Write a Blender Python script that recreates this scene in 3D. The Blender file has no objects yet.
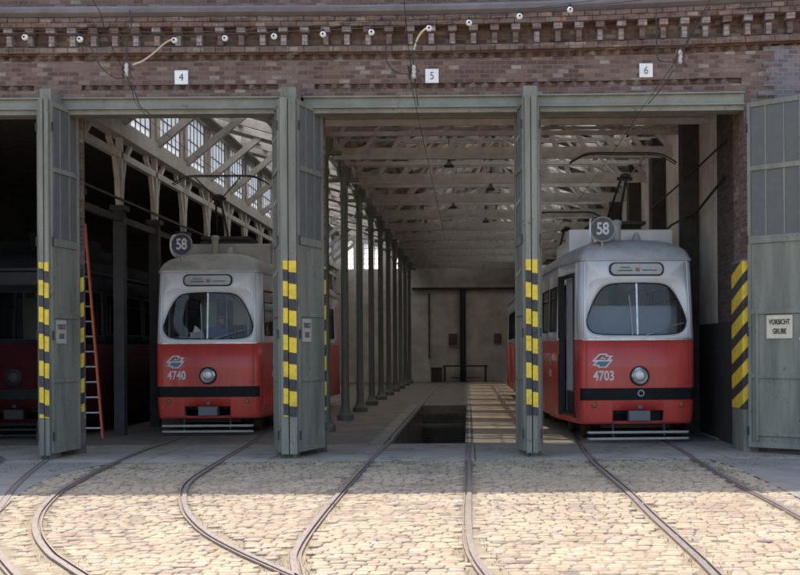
import bpy, math, random
from mathutils import Vector, Matrix
random.seed(7)
PI = math.pi
scene = bpy.context.scene
C = scene.collection
F = 1111.0; CX, CY, EYE, ROLL = 468.0, 350.0, 1.64, 0.006
DF = 17.6                                   # distance of the brick front

def P(px, py, D):
    xr, yr = px-CX, CY-py
    return Vector(((xr+ROLL*yr)/F*D, D, EYE+(yr-ROLL*xr)/F*D))
def G(px, py):
    xr, yr = px-CX, CY-py
    y = yr-ROLL*xr
    D = -EYE*F/y
    return Vector(((xr+ROLL*yr)/F*D, D, 0))

# ------------------------------------------------------------------ materials
MATS = {}
def nodes(name):
    m = bpy.data.materials.new(name); m.use_nodes = True
    nt = m.node_tree; b = nt.nodes['Principled BSDF']
    MATS[name] = m
    return m, nt, b
def N(nt, t, **kw):
    n = nt.nodes.new(t)
    for k, v in kw.items():
        if k in n.inputs.keys() if hasattr(n.inputs, 'keys') else False:
            n.inputs[k].default_value = v
        else:
            setattr(n, k, v)
    return n
def L(nt, a, b): nt.links.new(a, b)
def rgba(c): return (c[0], c[1], c[2], 1)
def ramp(nt, stops, interp='LINEAR'):
    r = nt.nodes.new('ShaderNodeValToRGB'); cr = r.color_ramp; cr.interpolation = interp
    while len(cr.elements) < len(stops): cr.elements.new(0.5)
    for e, (p, c) in zip(cr.elements, stops): e.position = p; e.color = rgba(c)
    return r
def noise(nt, scale, detail=4, rough=.6, vec=None):
    n = nt.nodes.new('ShaderNodeTexNoise'); n.inputs['Scale'].default_value = scale
    n.inputs['Detail'].default_value = detail; n.inputs['Roughness'].default_value = rough
    if vec is not None: L(nt, vec, n.inputs['Vector'])
    return n
def mix(nt, fac, a, b, mode='MIX'):
    m = nt.nodes.new('ShaderNodeMix'); m.data_type = 'RGBA'; m.blend_type = mode
    for s, v in ((m.inputs[0], fac), (m.inputs[6], a), (m.inputs[7], b)):
        if hasattr(v, 'is_output'): L(nt, v, s)
        elif isinstance(v, (int, float)): s.default_value = v
        else: s.default_value = rgba(v)
    return m.outputs[2]
def bump(nt, b, h, strength=.3, dist=.01):
    n = nt.nodes.new('ShaderNodeBump'); n.inputs['Strength'].default_value = strength
    n.inputs['Distance'].default_value = dist
    L(nt, h, n.inputs['Height']); L(nt, n.outputs[0], b.inputs['Normal'])
def mat(name, base, dark=None, rough=.6, metal=0, scale=3, detail=5, bstr=.0, bscale=40, coat=0, streak=False, lo=.35, hi=.7, spec=.5, spots=None, spot_at=.66, spot_scale=9):
    m, nt, b = nodes(name)
    tc = nt.nodes.new('ShaderNodeTexCoord')
    vec = tc.outputs['Object']
    if streak:
        mp = nt.nodes.new('ShaderNodeMapping'); mp.inputs['Scale'].default_value = (1, 1, .12); L(nt, vec, mp.inputs[0]); v2 = mp.outputs[0]
    else: v2 = vec
    if dark is None: dark = tuple(x*.75 for x in base)
    n = noise(nt, scale, detail, .65, v2)
    r = ramp(nt, [(lo, dark), (hi, base)]); L(nt, n.outputs[0], r.inputs[0])
    col = r.outputs[0]
    if spots:
        ns = noise(nt, spot_scale, 7, .75, vec); ns2 = noise(nt, spot_scale*.22, 3, .5, vec)
        ml = nt.nodes.new('ShaderNodeMath'); ml.operation = 'MULTIPLY_ADD'; L(nt, ns2.outputs[0], ml.inputs[0]); ml.inputs[1].default_value = .5; L(nt, ns.outputs[0], ml.inputs[2])
        sr = ramp(nt, [(spot_at+.13, (0,0,0)), (spot_at+.2, (1,1,1))]); L(nt, ml.outputs[0], sr.inputs[0])
        col = mix(nt, sr.outputs[0], col, spots)
    L(nt, col, b.inputs['Base Color'])
    n3 = noise(nt, scale*2.3, 3, .6, vec)
    mr = nt.nodes.new('ShaderNodeMapRange'); mr.inputs[3].default_value = max(.04, rough-.1); mr.inputs[4].default_value = min(1, rough+.12)
    L(nt, n3.outputs[0], mr.inputs[0]); L(nt, mr.outputs[0], b.inputs['Roughness'])
    b.inputs['Metallic'].default_value = metal
    b.inputs['Specular IOR Level'].default_value = spec
    if coat: b.inputs['Coat Weight'].default_value = coat; b.inputs['Coat Roughness'].default_value = .12
    if bstr:
        n2 = noise(nt, bscale, 4, .7, vec); bump(nt, b, n2.outputs[0], bstr, .01)
    return m

def brick_mat(name, stops, mortar, bw=.245, rh=.083, dirt=.35):
    m, nt, b = nodes(name)
    tc = nt.nodes.new('ShaderNodeTexCoord'); sx = nt.nodes.new('ShaderNodeSeparateXYZ'); L(nt, tc.outputs['Object'], sx.inputs[0])
    ad = nt.nodes.new('ShaderNodeMath'); L(nt, sx.outputs[0], ad.inputs[0]); L(nt, sx.outputs[1], ad.inputs[1])
    cb = nt.nodes.new('ShaderNodeCombineXYZ'); L(nt, ad.outputs[0], cb.inputs[0]); L(nt, sx.outputs[2], cb.inputs[1])
    wn = noise(nt, 7, 2, .5, tc.outputs['Object'])
    wv = mix(nt, .012, cb.outputs[0], wn.outputs[1], 'ADD')
    br = nt.nodes.new('ShaderNodeTexBrick'); L(nt, wv, br.inputs['Vector'])
    br.inputs['Color1'].default_value = (0, 0, 0, 1); br.inputs['Color2'].default_value = (1, 1, 1, 1); br.inputs['Mortar'].default_value = (.5, .5, .5, 1)
    br.inputs['Scale'].default_value = 1; br.inputs['Brick Width'].default_value = bw; br.inputs['Row Height'].default_value = rh
    br.inputs['Mortar Size'].default_value = .007; br.inputs['Mortar Smooth'].default_value = .3; br.inputs['Bias'].default_value = 0
    # second layout of the same grid randomises hue
    r = ramp(nt, stops); L(nt, br.outputs['Color'], r.inputs[0])
    nn = noise(nt, 26, 5, .75, tc.outputs['Object'])
    c1 = mix(nt, .55, r.outputs[0], nn.outputs[0], 'OVERLAY')
    mpp = nt.nodes.new('ShaderNodeMapping'); mpp.inputs['Scale'].default_value = (1.6, 1.6, .5); L(nt, tc.outputs['Object'], mpp.inputs[0])
    big = noise(nt, 1.1, 8, .7, mpp.outputs[0])
    rb = ramp(nt, [(.34, (.42, .38, .38)), (.62, (1, 1, 1))]); L(nt, big.outputs[0], rb.inputs[0])
    c2 = mix(nt, dirt, c1, rb.outputs[0], 'MULTIPLY')
    c3 = mix(nt, br.outputs['Fac'], c2, mortar)
    L(nt, c3, b.inputs['Base Color']); b.inputs['Roughness'].default_value = .9
    inv = nt.nodes.new('ShaderNodeMath'); inv.operation = 'SUBTRACT'; inv.inputs[0].default_value = 1; L(nt, br.outputs['Fac'], inv.inputs[1])
    ad2 = nt.nodes.new('ShaderNodeMath'); ad2.operation = 'MULTIPLY_ADD'; L(nt, nn.outputs[0], ad2.inputs[0]); ad2.inputs[1].default_value = .5; L(nt, inv.outputs[0], ad2.inputs[2])
    bump(nt, b, ad2.outputs[0], .8, .012)
    return m
BR = [(0, (.11, .064, .05)), (.3, (.155, .09, .07)), (.55, (.19, .115, .088)), (.74, (.2, .135, .11)), (.9, (.24, .175, .14)), (.97, (.32, .26, .22)), (1, (.3, .16, .09))]
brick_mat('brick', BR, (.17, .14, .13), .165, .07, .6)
brick_mat('brick_pale', [(0,(.22,.16,.15)),(.4,(.28,.23,.22)),(.8,(.35,.3,.29)),(1,(.34,.2,.13))], (.17, .14, .13), .165, .07)
brick_mat('brick_grey', [(0,(.12,.1,.105)),(.6,(.18,.155,.16)),(.9,(.24,.21,.21)),(1,(.24,.14,.12))], (.24,.22,.23), .165, .07)
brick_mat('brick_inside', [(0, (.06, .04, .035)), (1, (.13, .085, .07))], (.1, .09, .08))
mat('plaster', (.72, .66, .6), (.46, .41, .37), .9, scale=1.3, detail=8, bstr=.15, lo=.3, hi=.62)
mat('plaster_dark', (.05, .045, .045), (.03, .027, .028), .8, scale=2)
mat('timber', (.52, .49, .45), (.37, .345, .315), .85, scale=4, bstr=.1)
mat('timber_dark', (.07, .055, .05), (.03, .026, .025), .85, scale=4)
mat('gate_green', (.225, .222, .18), (.125, .125, .1), .6, scale=4.5, detail=9, streak=True, bstr=.1, bscale=60, lo=.32, hi=.62, spots=(.11,.08,.06), spot_at=.735, spot_scale=16)
mat('lintel_green', (.255, .255, .215), (.165, .165, .14), .55, scale=2.5, detail=9, bstr=.08, spots=(.13,.1,.08), spot_at=.73, spot_scale=14)
mat('column_paint', (.15, .16, .135), (.09, .095, .08), .55, scale=3, streak=True, bstr=.05)
mat('gutter_metal', (.19, .185, .21), (.12, .115, .135), .5, scale=2, metal=.0)
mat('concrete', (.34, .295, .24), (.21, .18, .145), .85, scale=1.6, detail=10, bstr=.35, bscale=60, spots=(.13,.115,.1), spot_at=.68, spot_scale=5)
mat('asphalt', (.24, .215, .19), (.16, .145, .13), .85, scale=2.2, detail=9, bstr=.4, bscale=130)
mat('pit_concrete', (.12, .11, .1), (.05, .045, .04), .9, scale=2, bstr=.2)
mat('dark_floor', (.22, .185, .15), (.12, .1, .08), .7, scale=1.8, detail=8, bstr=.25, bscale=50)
mat('joint_sand', (.27, .21, .14), (.16, .13, .085), .95, scale=5, detail=9, bstr=.6, bscale=120)
mat('earth', (.19, .165, .12), (.09, .085, .055), .95, scale=9, detail=8, bstr=.6, bscale=120)
mat('rail_steel', (.24, .195, .185), (.15, .11, .1), .5, metal=.2, scale=14)
mat('rail_shine', (.4,.37,.36), (.28,.25,.24), .35, metal=.7, scale=20)
mat('rail_rust', (.16, .1, .075), (.08, .05, .04), .8, scale=20)
mat('groove_black', (.02, .018, .016), rough=.9)
mat('tram_red', (.62, .068, .048), (.48, .045, .036), .45, coat=.25, scale=2.6, detail=9, streak=True, spots=(.36,.05,.045), spot_at=.72, spot_scale=12)
mat('tram_white', (.78, .78, .8), (.68, .67, .67), .35, coat=.4, scale=2, streak=True, lo=.25, hi=.55)
mat('tram_roof', (.53, .54, .57), (.35, .35, .35), .55, scale=2.2, detail=8, lo=.3, hi=.65)
mat('tram_roof_beige', (.46, .44, .41), (.27, .255, .235), .6, scale=2.4, detail=8, lo=.3, hi=.65)  # beige-grey and darker than the other tram roof
mat('shaded_red', (.05, .008, .01), (.03, .006, .007), .85, scale=2, spec=.1)  # tram red with the shade of the leftmost bay put into the colour
mat('shaded_white', (.022, .021, .025), (.012, .012, .015), .85, scale=2, spec=.1)  # tram white darkened almost to black, bay shade as colour
mat('black_band', (.006, .006, .008), (.012, .012, .013), .6, spec=.2, scale=4)
mat('rubber', (.018, .018, .02), rough=.6)
mat('chrome', (.75, .75, .77), (.55, .55, .56), .22, metal=1, scale=8)
mat('aluminium', (.6, .6, .61), (.42, .42, .43), .38, metal=.8, scale=8)
mat('dark_metal', (.035, .033, .033), (.02, .018, .018), .6, metal=.2, scale=8)
mat('rust_metal', (.13, .085, .06), (.05, .035, .03), .75, metal=.3, scale=14)
mat('cream_interior', (.33, .32, .27), rough=.6)
mat('pale_grey', (.48, .5, .52), rough=.5)
mat('blue_grey_panel', (.3, .33, .42), (.25, .28, .37), .5, scale=3)
mat('seat_wood', (.3, .17, .08), rough=.5)
mat('orange_paint', (.62, .12, .035), (.5, .09, .03), .5, scale=6)
mat('sign_white', (.82, .82, .82), (.72, .72, .71), .5, scale=6)
mat('sign_cream', (.72, .62, .46), (.58, .5, .38), .6, scale=6)
mat('sign_grey', (.48, .46, .42), (.38, .36, .33), .6, scale=6)
mat('ink', (.02, .018, .022), rough=.6)
mat('ink_faded', (.14, .1, .1), rough=.7)
mat('navy', (.035, .04, .075), (.025, .03, .06), .45)
mat('letter_white', (.72, .72, .72), (.6, .6, .6), .5, scale=10)
mat('letter_grey', (.45, .46, .48), rough=.5)
mat('emblem_blue', (.1, .2, .27), rough=.5)
mat('emblem_red', (.42, .06, .035), rough=.5)
mat('amber', (.35, .12, .03), rough=.3)
mat('display_glass', (.4, .4, .38), (.33, .33, .31), .25, scale=5, coat=.4)
mat('porcelain', (.85, .86, .85), rough=.2)
mat('copper_rod', (.55, .42, .3), rough=.4, metal=.5)
mat('grass_blade', (.085, .12, .03), (.12, .11, .04), .8, scale=5)
mat('jacket_blue', (.02, .035, .25), (.015, .025, .17), .85, scale=8)
mat('trousers', (.03, .035, .07), rough=.85)
mat('skin', (.5, .24, .15), rough=.5)
mat('hair_brown', (.08, .04, .025), rough=.7)
mat('cabinet_blue', (.014, .014, .022), rough=.6)
mat('warm_brass', (.5, .4, .25), rough=.4, metal=.6)

def glass_mat(name, tint, alpha, rough=.03, dirt=0.0, milky=None, gloss=1.5, trans=.5):
    """thin pane: transparent with a mirror-like front; alpha = how much light goes straight through"""
    m, nt, b = nodes(name)
    nt.nodes.remove(b)
    out = [n for n in nt.nodes if n.type == 'OUTPUT_MATERIAL'][0]
    tr = nt.nodes.new('ShaderNodeBsdfTransparent'); tr.inputs[0].default_value = rgba(tint)
    gl = nt.nodes.new('ShaderNodeBsdfGlossy'); gl.inputs['Roughness'].default_value = rough
    fr = nt.nodes.new('ShaderNodeFresnel'); fr.inputs[0].default_value = 1.5
    mp = nt.nodes.new('ShaderNodeMath'); mp.operation = 'MULTIPLY'; mp.inputs[1].default_value = gloss; mp.use_clamp = True
    L(nt, fr.outputs[0], mp.inputs[0])
    s1 = nt.nodes.new('ShaderNodeMixShader'); L(nt, mp.outputs[0], s1.inputs[0]); L(nt, tr.outputs[0], s1.inputs[1]); L(nt, gl.outputs[0], s1.inputs[2])
    last = s1
    if milky:
        df = nt.nodes.new('ShaderNodeBsdfDiffuse'); df.inputs[0].default_value = rgba(milky)
        tl = nt.nodes.new('ShaderNodeBsdfTranslucent'); tl.inputs[0].default_value = rgba(milky)
        s2 = nt.nodes.new('ShaderNodeMixShader'); s2.inputs[0].default_value = trans; L(nt, df.outputs[0], s2.inputs[1]); L(nt, tl.outputs[0], s2.inputs[2])
        tc = nt.nodes.new('ShaderNodeTexCoord'); n = noise(nt, 5, 5, .6, tc.outputs['Object'])
        mr = nt.nodes.new('ShaderNodeMapRange'); mr.inputs[3].default_value = dirt*.55; mr.inputs[4].default_value = min(1, dirt*1.3)
        L(nt, n.outputs[0], mr.inputs[0])
        s3 = nt.nodes.new('ShaderNodeMixShader'); L(nt, mr.outputs[0], s3.inputs[0]); L(nt, s1.outputs[0], s3.inputs[1]); L(nt, s2.outputs[0], s3.inputs[2])
        last = s3
    L(nt, last.outputs[0], out.inputs[0])
    return m
glass_mat('tram_glass', (.86, .88, .9), .8, .03, .05, (.3, .32, .36), gloss=.8)
glass_mat('shaded_glass', (.5, .5, .5), .8, .3, .02, (.1, .1, .1), gloss=.1)  # panes darkened and dulled to suit the shade-coloured tram
glass_mat('gate_glass', (.5, .52, .52), .5, .25, 1.15, (.29, .29, .28))
glass_mat('shed_glass', (.95, .95, .95), .9, .1, .95, (.93, .93, .92), trans=.9)
glass_mat('roof_glass_clear', (.95, .95, .95), .9, .1, .45, (.85, .85, .82))
glass_mat('roof_glass_milky', (.9, .9, .9), .9, .1, 1.5, (.92, .92, .9), trans=.8)

def stripe_mat(name, slope, wide=.205, off=0, slope_y=None):
    if slope_y is None: slope_y = slope
    m, nt, b = nodes(name)
    tc = nt.nodes.new('ShaderNodeTexCoord'); s = nt.nodes.new('ShaderNodeSeparateXYZ'); L(nt, tc.outputs['Object'], s.inputs[0])
    xm = nt.nodes.new('ShaderNodeMath'); xm.operation = 'MULTIPLY'; L(nt, s.outputs[0], xm.inputs[0]); xm.inputs[1].default_value = slope
    xy = nt.nodes.new('ShaderNodeMath'); xy.operation = 'MULTIPLY_ADD'; L(nt, s.outputs[1], xy.inputs[0]); xy.inputs[1].default_value = slope_y; L(nt, xm.outputs[0], xy.inputs[2])
    a = nt.nodes.new('ShaderNodeMath'); a.operation = 'MULTIPLY_ADD'; L(nt, xy.outputs[0], a.inputs[0]); a.inputs[1].default_value = 1; L(nt, s.outputs[2], a.inputs[2])
    n0 = noise(nt, 14, 3, .6, tc.outputs['Object'])
    a2 = nt.nodes.new('ShaderNodeMath'); a2.operation = 'MULTIPLY_ADD'; L(nt, n0.outputs[0], a2.inputs[0]); a2.inputs[1].default_value = .02; L(nt, a.outputs[0], a2.inputs[2])
    o = nt.nodes.new('ShaderNodeMath'); o.inputs[1].default_value = off; L(nt, a2.outputs[0], o.inputs[0])
    d = nt.nodes.new('ShaderNodeMath'); d.operation = 'PINGPONG'; d.inputs[1].default_value = wide; L(nt, o.outputs[0], d.inputs[0])
    g = nt.nodes.new('ShaderNodeMath'); g.operation = 'GREATER_THAN'; g.inputs[1].default_value = wide*.44; L(nt, d.outputs[0], g.inputs[0])
    n = noise(nt, 9, 6, .7, tc.outputs['Object'])
    ry = ramp(nt, [(.28, (.5, .35, .03)), (.55, (.8, .55, .035))]); L(nt, n.outputs[0], ry.inputs[0])
    rk = ramp(nt, [(.3, (.022, .02, .026)), (.75, (.06, .055, .05))]); L(nt, n.outputs[0], rk.inputs[0])
    c = mix(nt, g.outputs[0], rk.outputs[0], ry.outputs[0]); L(nt, c, b.inputs['Base Color']); b.inputs['Roughness'].default_value = .6
    bump(nt, b, n.outputs[0], .1)
stripe_mat('stripes_level', .12)
stripe_mat('stripes_level_b', .12, off=.03)
stripe_mat('stripes_slant', -1.1, wide=.205, slope_y=.28)
stripe_mat('stripes_narrow', -.4, off=.1)
def plank_mat(name, base, dark, axis, width):
    m, nt, b = nodes(name)
    tc = nt.nodes.new('ShaderNodeTexCoord'); s = nt.nodes.new('ShaderNodeSeparateXYZ'); L(nt, tc.outputs['Object'], s.inputs[0])
    u, v = (1, 0) if axis == 'x' else (0, 1)   # boards run along axis
    cb = nt.nodes.new('ShaderNodeCombineXYZ'); L(nt, s.outputs[v], cb.inputs[0]); L(nt, s.outputs[u], cb.inputs[1])
    br = nt.nodes.new('ShaderNodeTexBrick'); L(nt, cb.outputs[0], br.inputs['Vector'])
    br.inputs['Scale'].default_value = 1; br.inputs['Brick Width'].default_value = 2.6; br.inputs['Row Height'].default_value = width
    br.inputs['Mortar Size'].default_value = .008; br.inputs['Color1'].default_value = rgba(base); br.inputs['Color2'].default_value = rgba(dark)
    br.inputs['Mortar'].default_value = rgba(tuple(x*.3 for x in dark))
    n = noise(nt, 6, 6, .7, tc.outputs['Object'])
    c = mix(nt, .7, br.outputs['Color'], n.outputs[0], 'OVERLAY'); L(nt, c, b.inputs['Base Color']); b.inputs['Roughness'].default_value = .8
    bump(nt, b, n.outputs[0], .2)
plank_mat('ceiling_boards', (.42, .385, .335), (.32, .29, .25), 'y', .16)
plank_mat('floor_boards', (.4, .32, .22), (.26, .2, .14), 'x', .24)
def stone_mat():
    m, nt, b = nodes('cobbles')
    at = nt.nodes.new('ShaderNodeAttribute'); at.attribute_name = 'tone'
    sep = nt.nodes.new('ShaderNodeSeparateColor'); L(nt, at.outputs['Color'], sep.inputs[0])
    r = ramp(nt, [(0, (.16, .12, .1)), (.2, (.25, .19, .14)), (.5, (.31, .24, .165)), (.75, (.335, .27, .185)), (.9, (.27, .22, .185)), (1, (.38, .31, .22))])
    L(nt, sep.outputs[0], r.inputs[0])
    tc = nt.nodes.new('ShaderNodeTexCoord'); n = noise(nt, 38, 6, .75, tc.outputs['Object'])
    c = mix(nt, .5, r.outputs[0], n.outputs[0], 'OVERLAY')
    big = noise(nt, 1.3, 9, .7, tc.outputs['Object']); rb = ramp(nt, [(.34, (.52, .47, .5)), (.47, (.86, .83, .84)), (.6, (1, 1, 1))]); L(nt, big.outputs[0], rb.inputs[0])
    c2 = mix(nt, .7, c, rb.outputs[0], 'MULTIPLY')
    L(nt, c2, b.inputs['Base Color']); b.inputs['Roughness'].default_value = .85
    bump(nt, b, n.outputs[0], .5, .006)
stone_mat()
def far_cobble_mat():
    m, nt, b = nodes('far_cobbles')
    tc = nt.nodes.new('ShaderNodeTexCoord')
    br = nt.nodes.new('ShaderNodeTexBrick'); L(nt, tc.outputs['Object'], br.inputs['Vector'])
    br.inputs['Scale'].default_value = 1; br.inputs['Brick Width'].default_value = .18; br.inputs['Row Height'].default_value = .13; br.inputs['Mortar Size'].default_value = .01
    br.inputs['Color1'].default_value = (.5, .41, .31, 1); br.inputs['Color2'].default_value = (.36, .3, .25, 1); br.inputs['Mortar'].default_value = (.16, .13, .1, 1)
    L(nt, br.outputs['Color'], b.inputs['Base Color']); b.inputs['Roughness'].default_value = .9
far_cobble_mat()

# ------------------------------------------------------------------ mesh helper
class MB:
    def __init__(s): s.v = []; s.f = []; s.m = []; s.mats = []; s.cur = 0
    def use(s, name):
        if name not in s.mats: s.mats.append(name)
        s.cur = s.mats.index(name); return s
    def add(s, vs, fs):
        o = len(s.v); s.v += [tuple(v) for v in vs]; s.f += [tuple(i+o for i in f) for f in fs]; s.m += [s.cur]*len(fs); return s
    def box(s, x0, x1, y0, y1, z0, z1):
        v = [(x0,y0,z0),(x1,y0,z0),(x1,y1,z0),(x0,y1,z0),(x0,y0,z1),(x1,y0,z1),(x1,y1,z1),(x0,y1,z1)]
        return s.add(v, [(0,3,2,1),(4,5,6,7),(0,1,5,4),(1,2,6,5),(2,3,7,6),(3,0,4,7)])
    def beam(s, a, b, w, h, up=(0,0,1)):
        a, b = Vector(a), Vector(b); d = (b-a).normalized(); up = Vector(up)
        if abs(d.dot(up)) > .98: up = Vector((1,0,0))
        r = d.cross(up).normalized(); u = r.cross(d)
        v = []
        for p in (a, b):
            for i, j in ((-1,-1),(1,-1),(1,1),(-1,1)): v.append(p+r*(w/2*i)+u*(h/2*j))
        return s.add(v, [(0,1,2,3)[::-1],(4,5,6,7),(0,1,5,4),(1,2,6,5),(2,3,7,6),(3,0,4,7)])
    def tube(s, pts, r, n=8, r2=None):
        pts = [Vector(p) for p in pts]; k = len(pts); vs = []; ref = Vector((0,0,1))
        for i, p in enumerate(pts):
            d = (pts[min(i+1,k-1)]-pts[max(i-1,0)]).normalized()
            u = ref if abs(d.dot(ref)) < .95 else Vector((1,0,0))
            a = d.cross(u).normalized(); b = d.cross(a)
            rr = r if r2 is None else r+(r2-r)*i/(k-1)
            for j in range(n):
                t = 2*PI*j/n; vs.append(p+a*math.cos(t)*rr+b*math.sin(t)*rr)
        fs = []
        for i in range(k-1):
            for j in range(n): fs.append((i*n+j, i*n+(j+1)%n, (i+1)*n+(j+1)%n, (i+1)*n+j))
        fs.append(tuple(range(n))[::-1]); fs.append(tuple((k-1)*n+j for j in range(n)))
        return s.add(vs, fs)
    def lathe(s, c, axis, prof, n=20):
        c = Vector(c); ax = Vector(axis).normalized(); u = Vector((0,0,1)) if abs(ax.z) < .9 else Vector((1,0,0))
        a = ax.cross(u).normalized(); b = ax.cross(a); vs = []; fs = []
        for (r, h) in prof:
            for j in range(n):
                t = 2*PI*j/n; vs.append(c+ax*h+(a*math.cos(t)+b*math.sin(t))*max(r, 1e-4))
        for i in range(len(prof)-1):
            for j in range(n): fs.append((i*n+j, i*n+(j+1)%n, (i+1)*n+(j+1)%n, (i+1)*n+j))
        fs.append(tuple(range(n))[::-1]); fs.append(tuple((len(prof)-1)*n+j for j in range(n)))
        return s.add(vs, fs)
    def build(s, name, material=None, parent=None, smooth=None, bevel=0, fix=True, merge=False):
        me = bpy.data.meshes.new(name); me.from_pydata(s.v, [], s.f)
        names = s.mats if s.mats else [material]
        for n in names: me.materials.append(MATS[n])
        if s.mats: me.polygons.foreach_set('material_index', s.m)
        if fix:
            import bmesh
            bm = bmesh.new(); bm.from_mesh(me)
            if merge: bmesh.ops.remove_doubles(bm, verts=bm.verts, dist=.0008)
            bmesh.ops.recalc_face_normals(bm, faces=bm.faces); bm.to_mesh(me); bm.free()
        if smooth is not None:
            me.polygons.foreach_set('use_smooth', [True]*len(me.polygons)); me.set_sharp_from_angle(angle=math.radians(smooth))
        me.update()
        o = bpy.data.objects.new(name, me); C.objects.link(o)
        if parent is not None: o.parent = parent
        if bevel:
            b = o.modifiers.new('bevel', 'BEVEL'); b.width = bevel; b.segments = 2; b.limit_method = 'ANGLE'; b.angle_limit = math.radians(40)
        return o
def tag(o, label=None, cat=None, group=None, kind=None):
    if label: o['label'] = label
    if cat: o['category'] = cat
    if group: o['group'] = group
    if kind: o['kind'] = kind
    return o
def empty(name, loc=(0,0,0), rz=0):
    o = bpy.data.objects.new(name, None); C.objects.link(o); o.location = loc; o.rotation_euler = (0, 0, rz); o.empty_display_size = .2
    return o
def text_mb(body, size, width=1.0, bold=0.0, spacing=1.0, depth=.004, align='CENTER'):
    """letters as verts in (u,v) with thickness; returns list of verts (u,v,w) and faces"""
    cu = bpy.data.curves.new('txt', 'FONT'); cu.body = body; cu.size = size; cu.align_x = align; cu.align_y = 'CENTER'
    cu.offset = bold; cu.extrude = depth; cu.space_character = spacing; cu.resolution_u = 4
    o = bpy.data.objects.new('txt', cu); C.objects.link(o)
    bpy.context.view_layer.update()
    me = bpy.data.meshes.new_from_object(o.evaluated_get(bpy.context.evaluated_depsgraph_get()))
    vs = [(v.co.x*width, v.co.y, v.co.z) for v in me.vertices]; fs = [tuple(p.vertices) for p in me.polygons]
    bpy.data.objects.remove(o); bpy.data.curves.remove(cu); bpy.data.meshes.remove(me)
    return vs, fs
def catmull(pts, n=10):
    pts = [Vector(p) for p in pts]; out = []
    q = [pts[0]*2-pts[1]]+pts+[pts[-1]*2-pts[-2]]
    for i in range(1, len(q)-2):
        for k in range(n):
            t = k/n; a, b, c, d = q[i-1], q[i], q[i+1], q[i+2]
            out.append(.5*((2*b)+(c-a)*t+(2*a-5*b+4*c-d)*t*t+(3*b-a-3*c+d)*t*t*t))
    out.append(pts[-1]); return out

# ------------------------------------------------------------------ camera, sun, sky
cam = bpy.data.cameras.new('camera'); co = bpy.data.objects.new('camera', cam); C.objects.link(co)
cam.sensor_width = 36; cam.lens = F/800*36; cam.shift_x = -(CX-400)/800; cam.shift_y = (CY-287.5)/800
cam.clip_end = 2000; cam.clip_start = .1
co.location = (0, 0, EYE); co.rotation_euler = (PI/2, ROLL, 0); scene.camera = co
SUN_AZ = math.radians(-20)      # to the left of +Y
SUN_EL = math.radians(60.2)
sd = bpy.data.lights.new('sun', 'SUN'); sd.energy = 2.7; sd.angle = math.radians(.55); sd.color = (1, .93, .82)
so = bpy.data.objects.new('sun', sd); C.objects.link(so)
to_sun = Vector((math.sin(SUN_AZ)*math.cos(SUN_EL), math.cos(SUN_AZ)*math.cos(SUN_EL), math.sin(SUN_EL)))
so.rotation_euler = to_sun.to_track_quat('Z', 'Y').to_euler(); so.location = (0, 20, 20)
w = bpy.data.worlds.new('World'); scene.world = w; w.use_nodes = True
nt = w.node_tree; bg = nt.nodes['Background']; sk = nt.nodes.new('ShaderNodeTexSky'); sk.sky_type = 'NISHITA'; sk.sun_disc = False
sk.sun_elevation = SUN_EL; sk.sun_rotation = SUN_AZ; sk.air_density = 1.3; sk.dust_density = 3; sk.ozone_density = 1.0
nt.links.new(sk.outputs[0], bg.inputs[0]); bg.inputs[1].default_value = .15
scene.view_settings.view_transform = 'Standard'; scene.view_settings.look = 'None'; scene.view_settings.exposure = 1.45; scene.view_settings.gamma = 1
scene.cycles.max_bounces = 10; scene.cycles.diffuse_bounces = 6; scene.cycles.glossy_bounces = 4; scene.cycles.transparent_max_bounces = 12
scene.cycles.caustics_reflective = False; scene.cycles.caustics_refractive = False
scene.cycles.filter_width = 2.0; scene.cycles.sample_clamp_indirect = 6; scene.cycles.use_denoising = True

# ------------------------------------------------------------------ tracks
rails = {
 4: ([(180,438),(140,452),(105,467),(84,478),(60,491),(43,507),(36,521),(37,536),(49,553),(64,564),(84,577)],
     [(255,441),(235,453),(210,468),(190,482),(184,496),(186,510),(196,523),(212,536),(240,551),(264,562),(298,577)]),
 5: ([(392,440),(370,460),(345,487),(325,510),(307,533),(297,549),(294,560),(297,577)],
     [(469,440),(469,465),(469,490),(468.5,520),(470,543),(476,559),(489,577)]),
 6: ([(583,450),(591,460),(609,476),(629,493),(651,515),(675,537),(699,559),(717,577)],
     [(676,447),(700,462),(731,480),(770,500),(803,518),(850,546)]),
}
straight = {4: (-5.79, -4.355), 5: (-1.42, .015), 6: (2.19, 3.625)}
RAIL_LINES = []
def rail_curve(px, X):
    pts = [G(*p) for p in px]
    # extend toward the camera along the last heading, bending on
    d = (pts[-1]-pts[-2]).normalized()
    p = pts[-1].copy(); ext = []
    for i in range(8):
        p = p+d*.8; ext.append(p.copy())
    inner = [Vector((X, 56, 0)), Vector((X, 32, 0)), Vector((X, 25.5, 0))]+([Vector((X, 21, 0))] if abs(pts[0].x-X) < .08 else [])
    return catmull(inner+pts+ext, 6)
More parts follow.
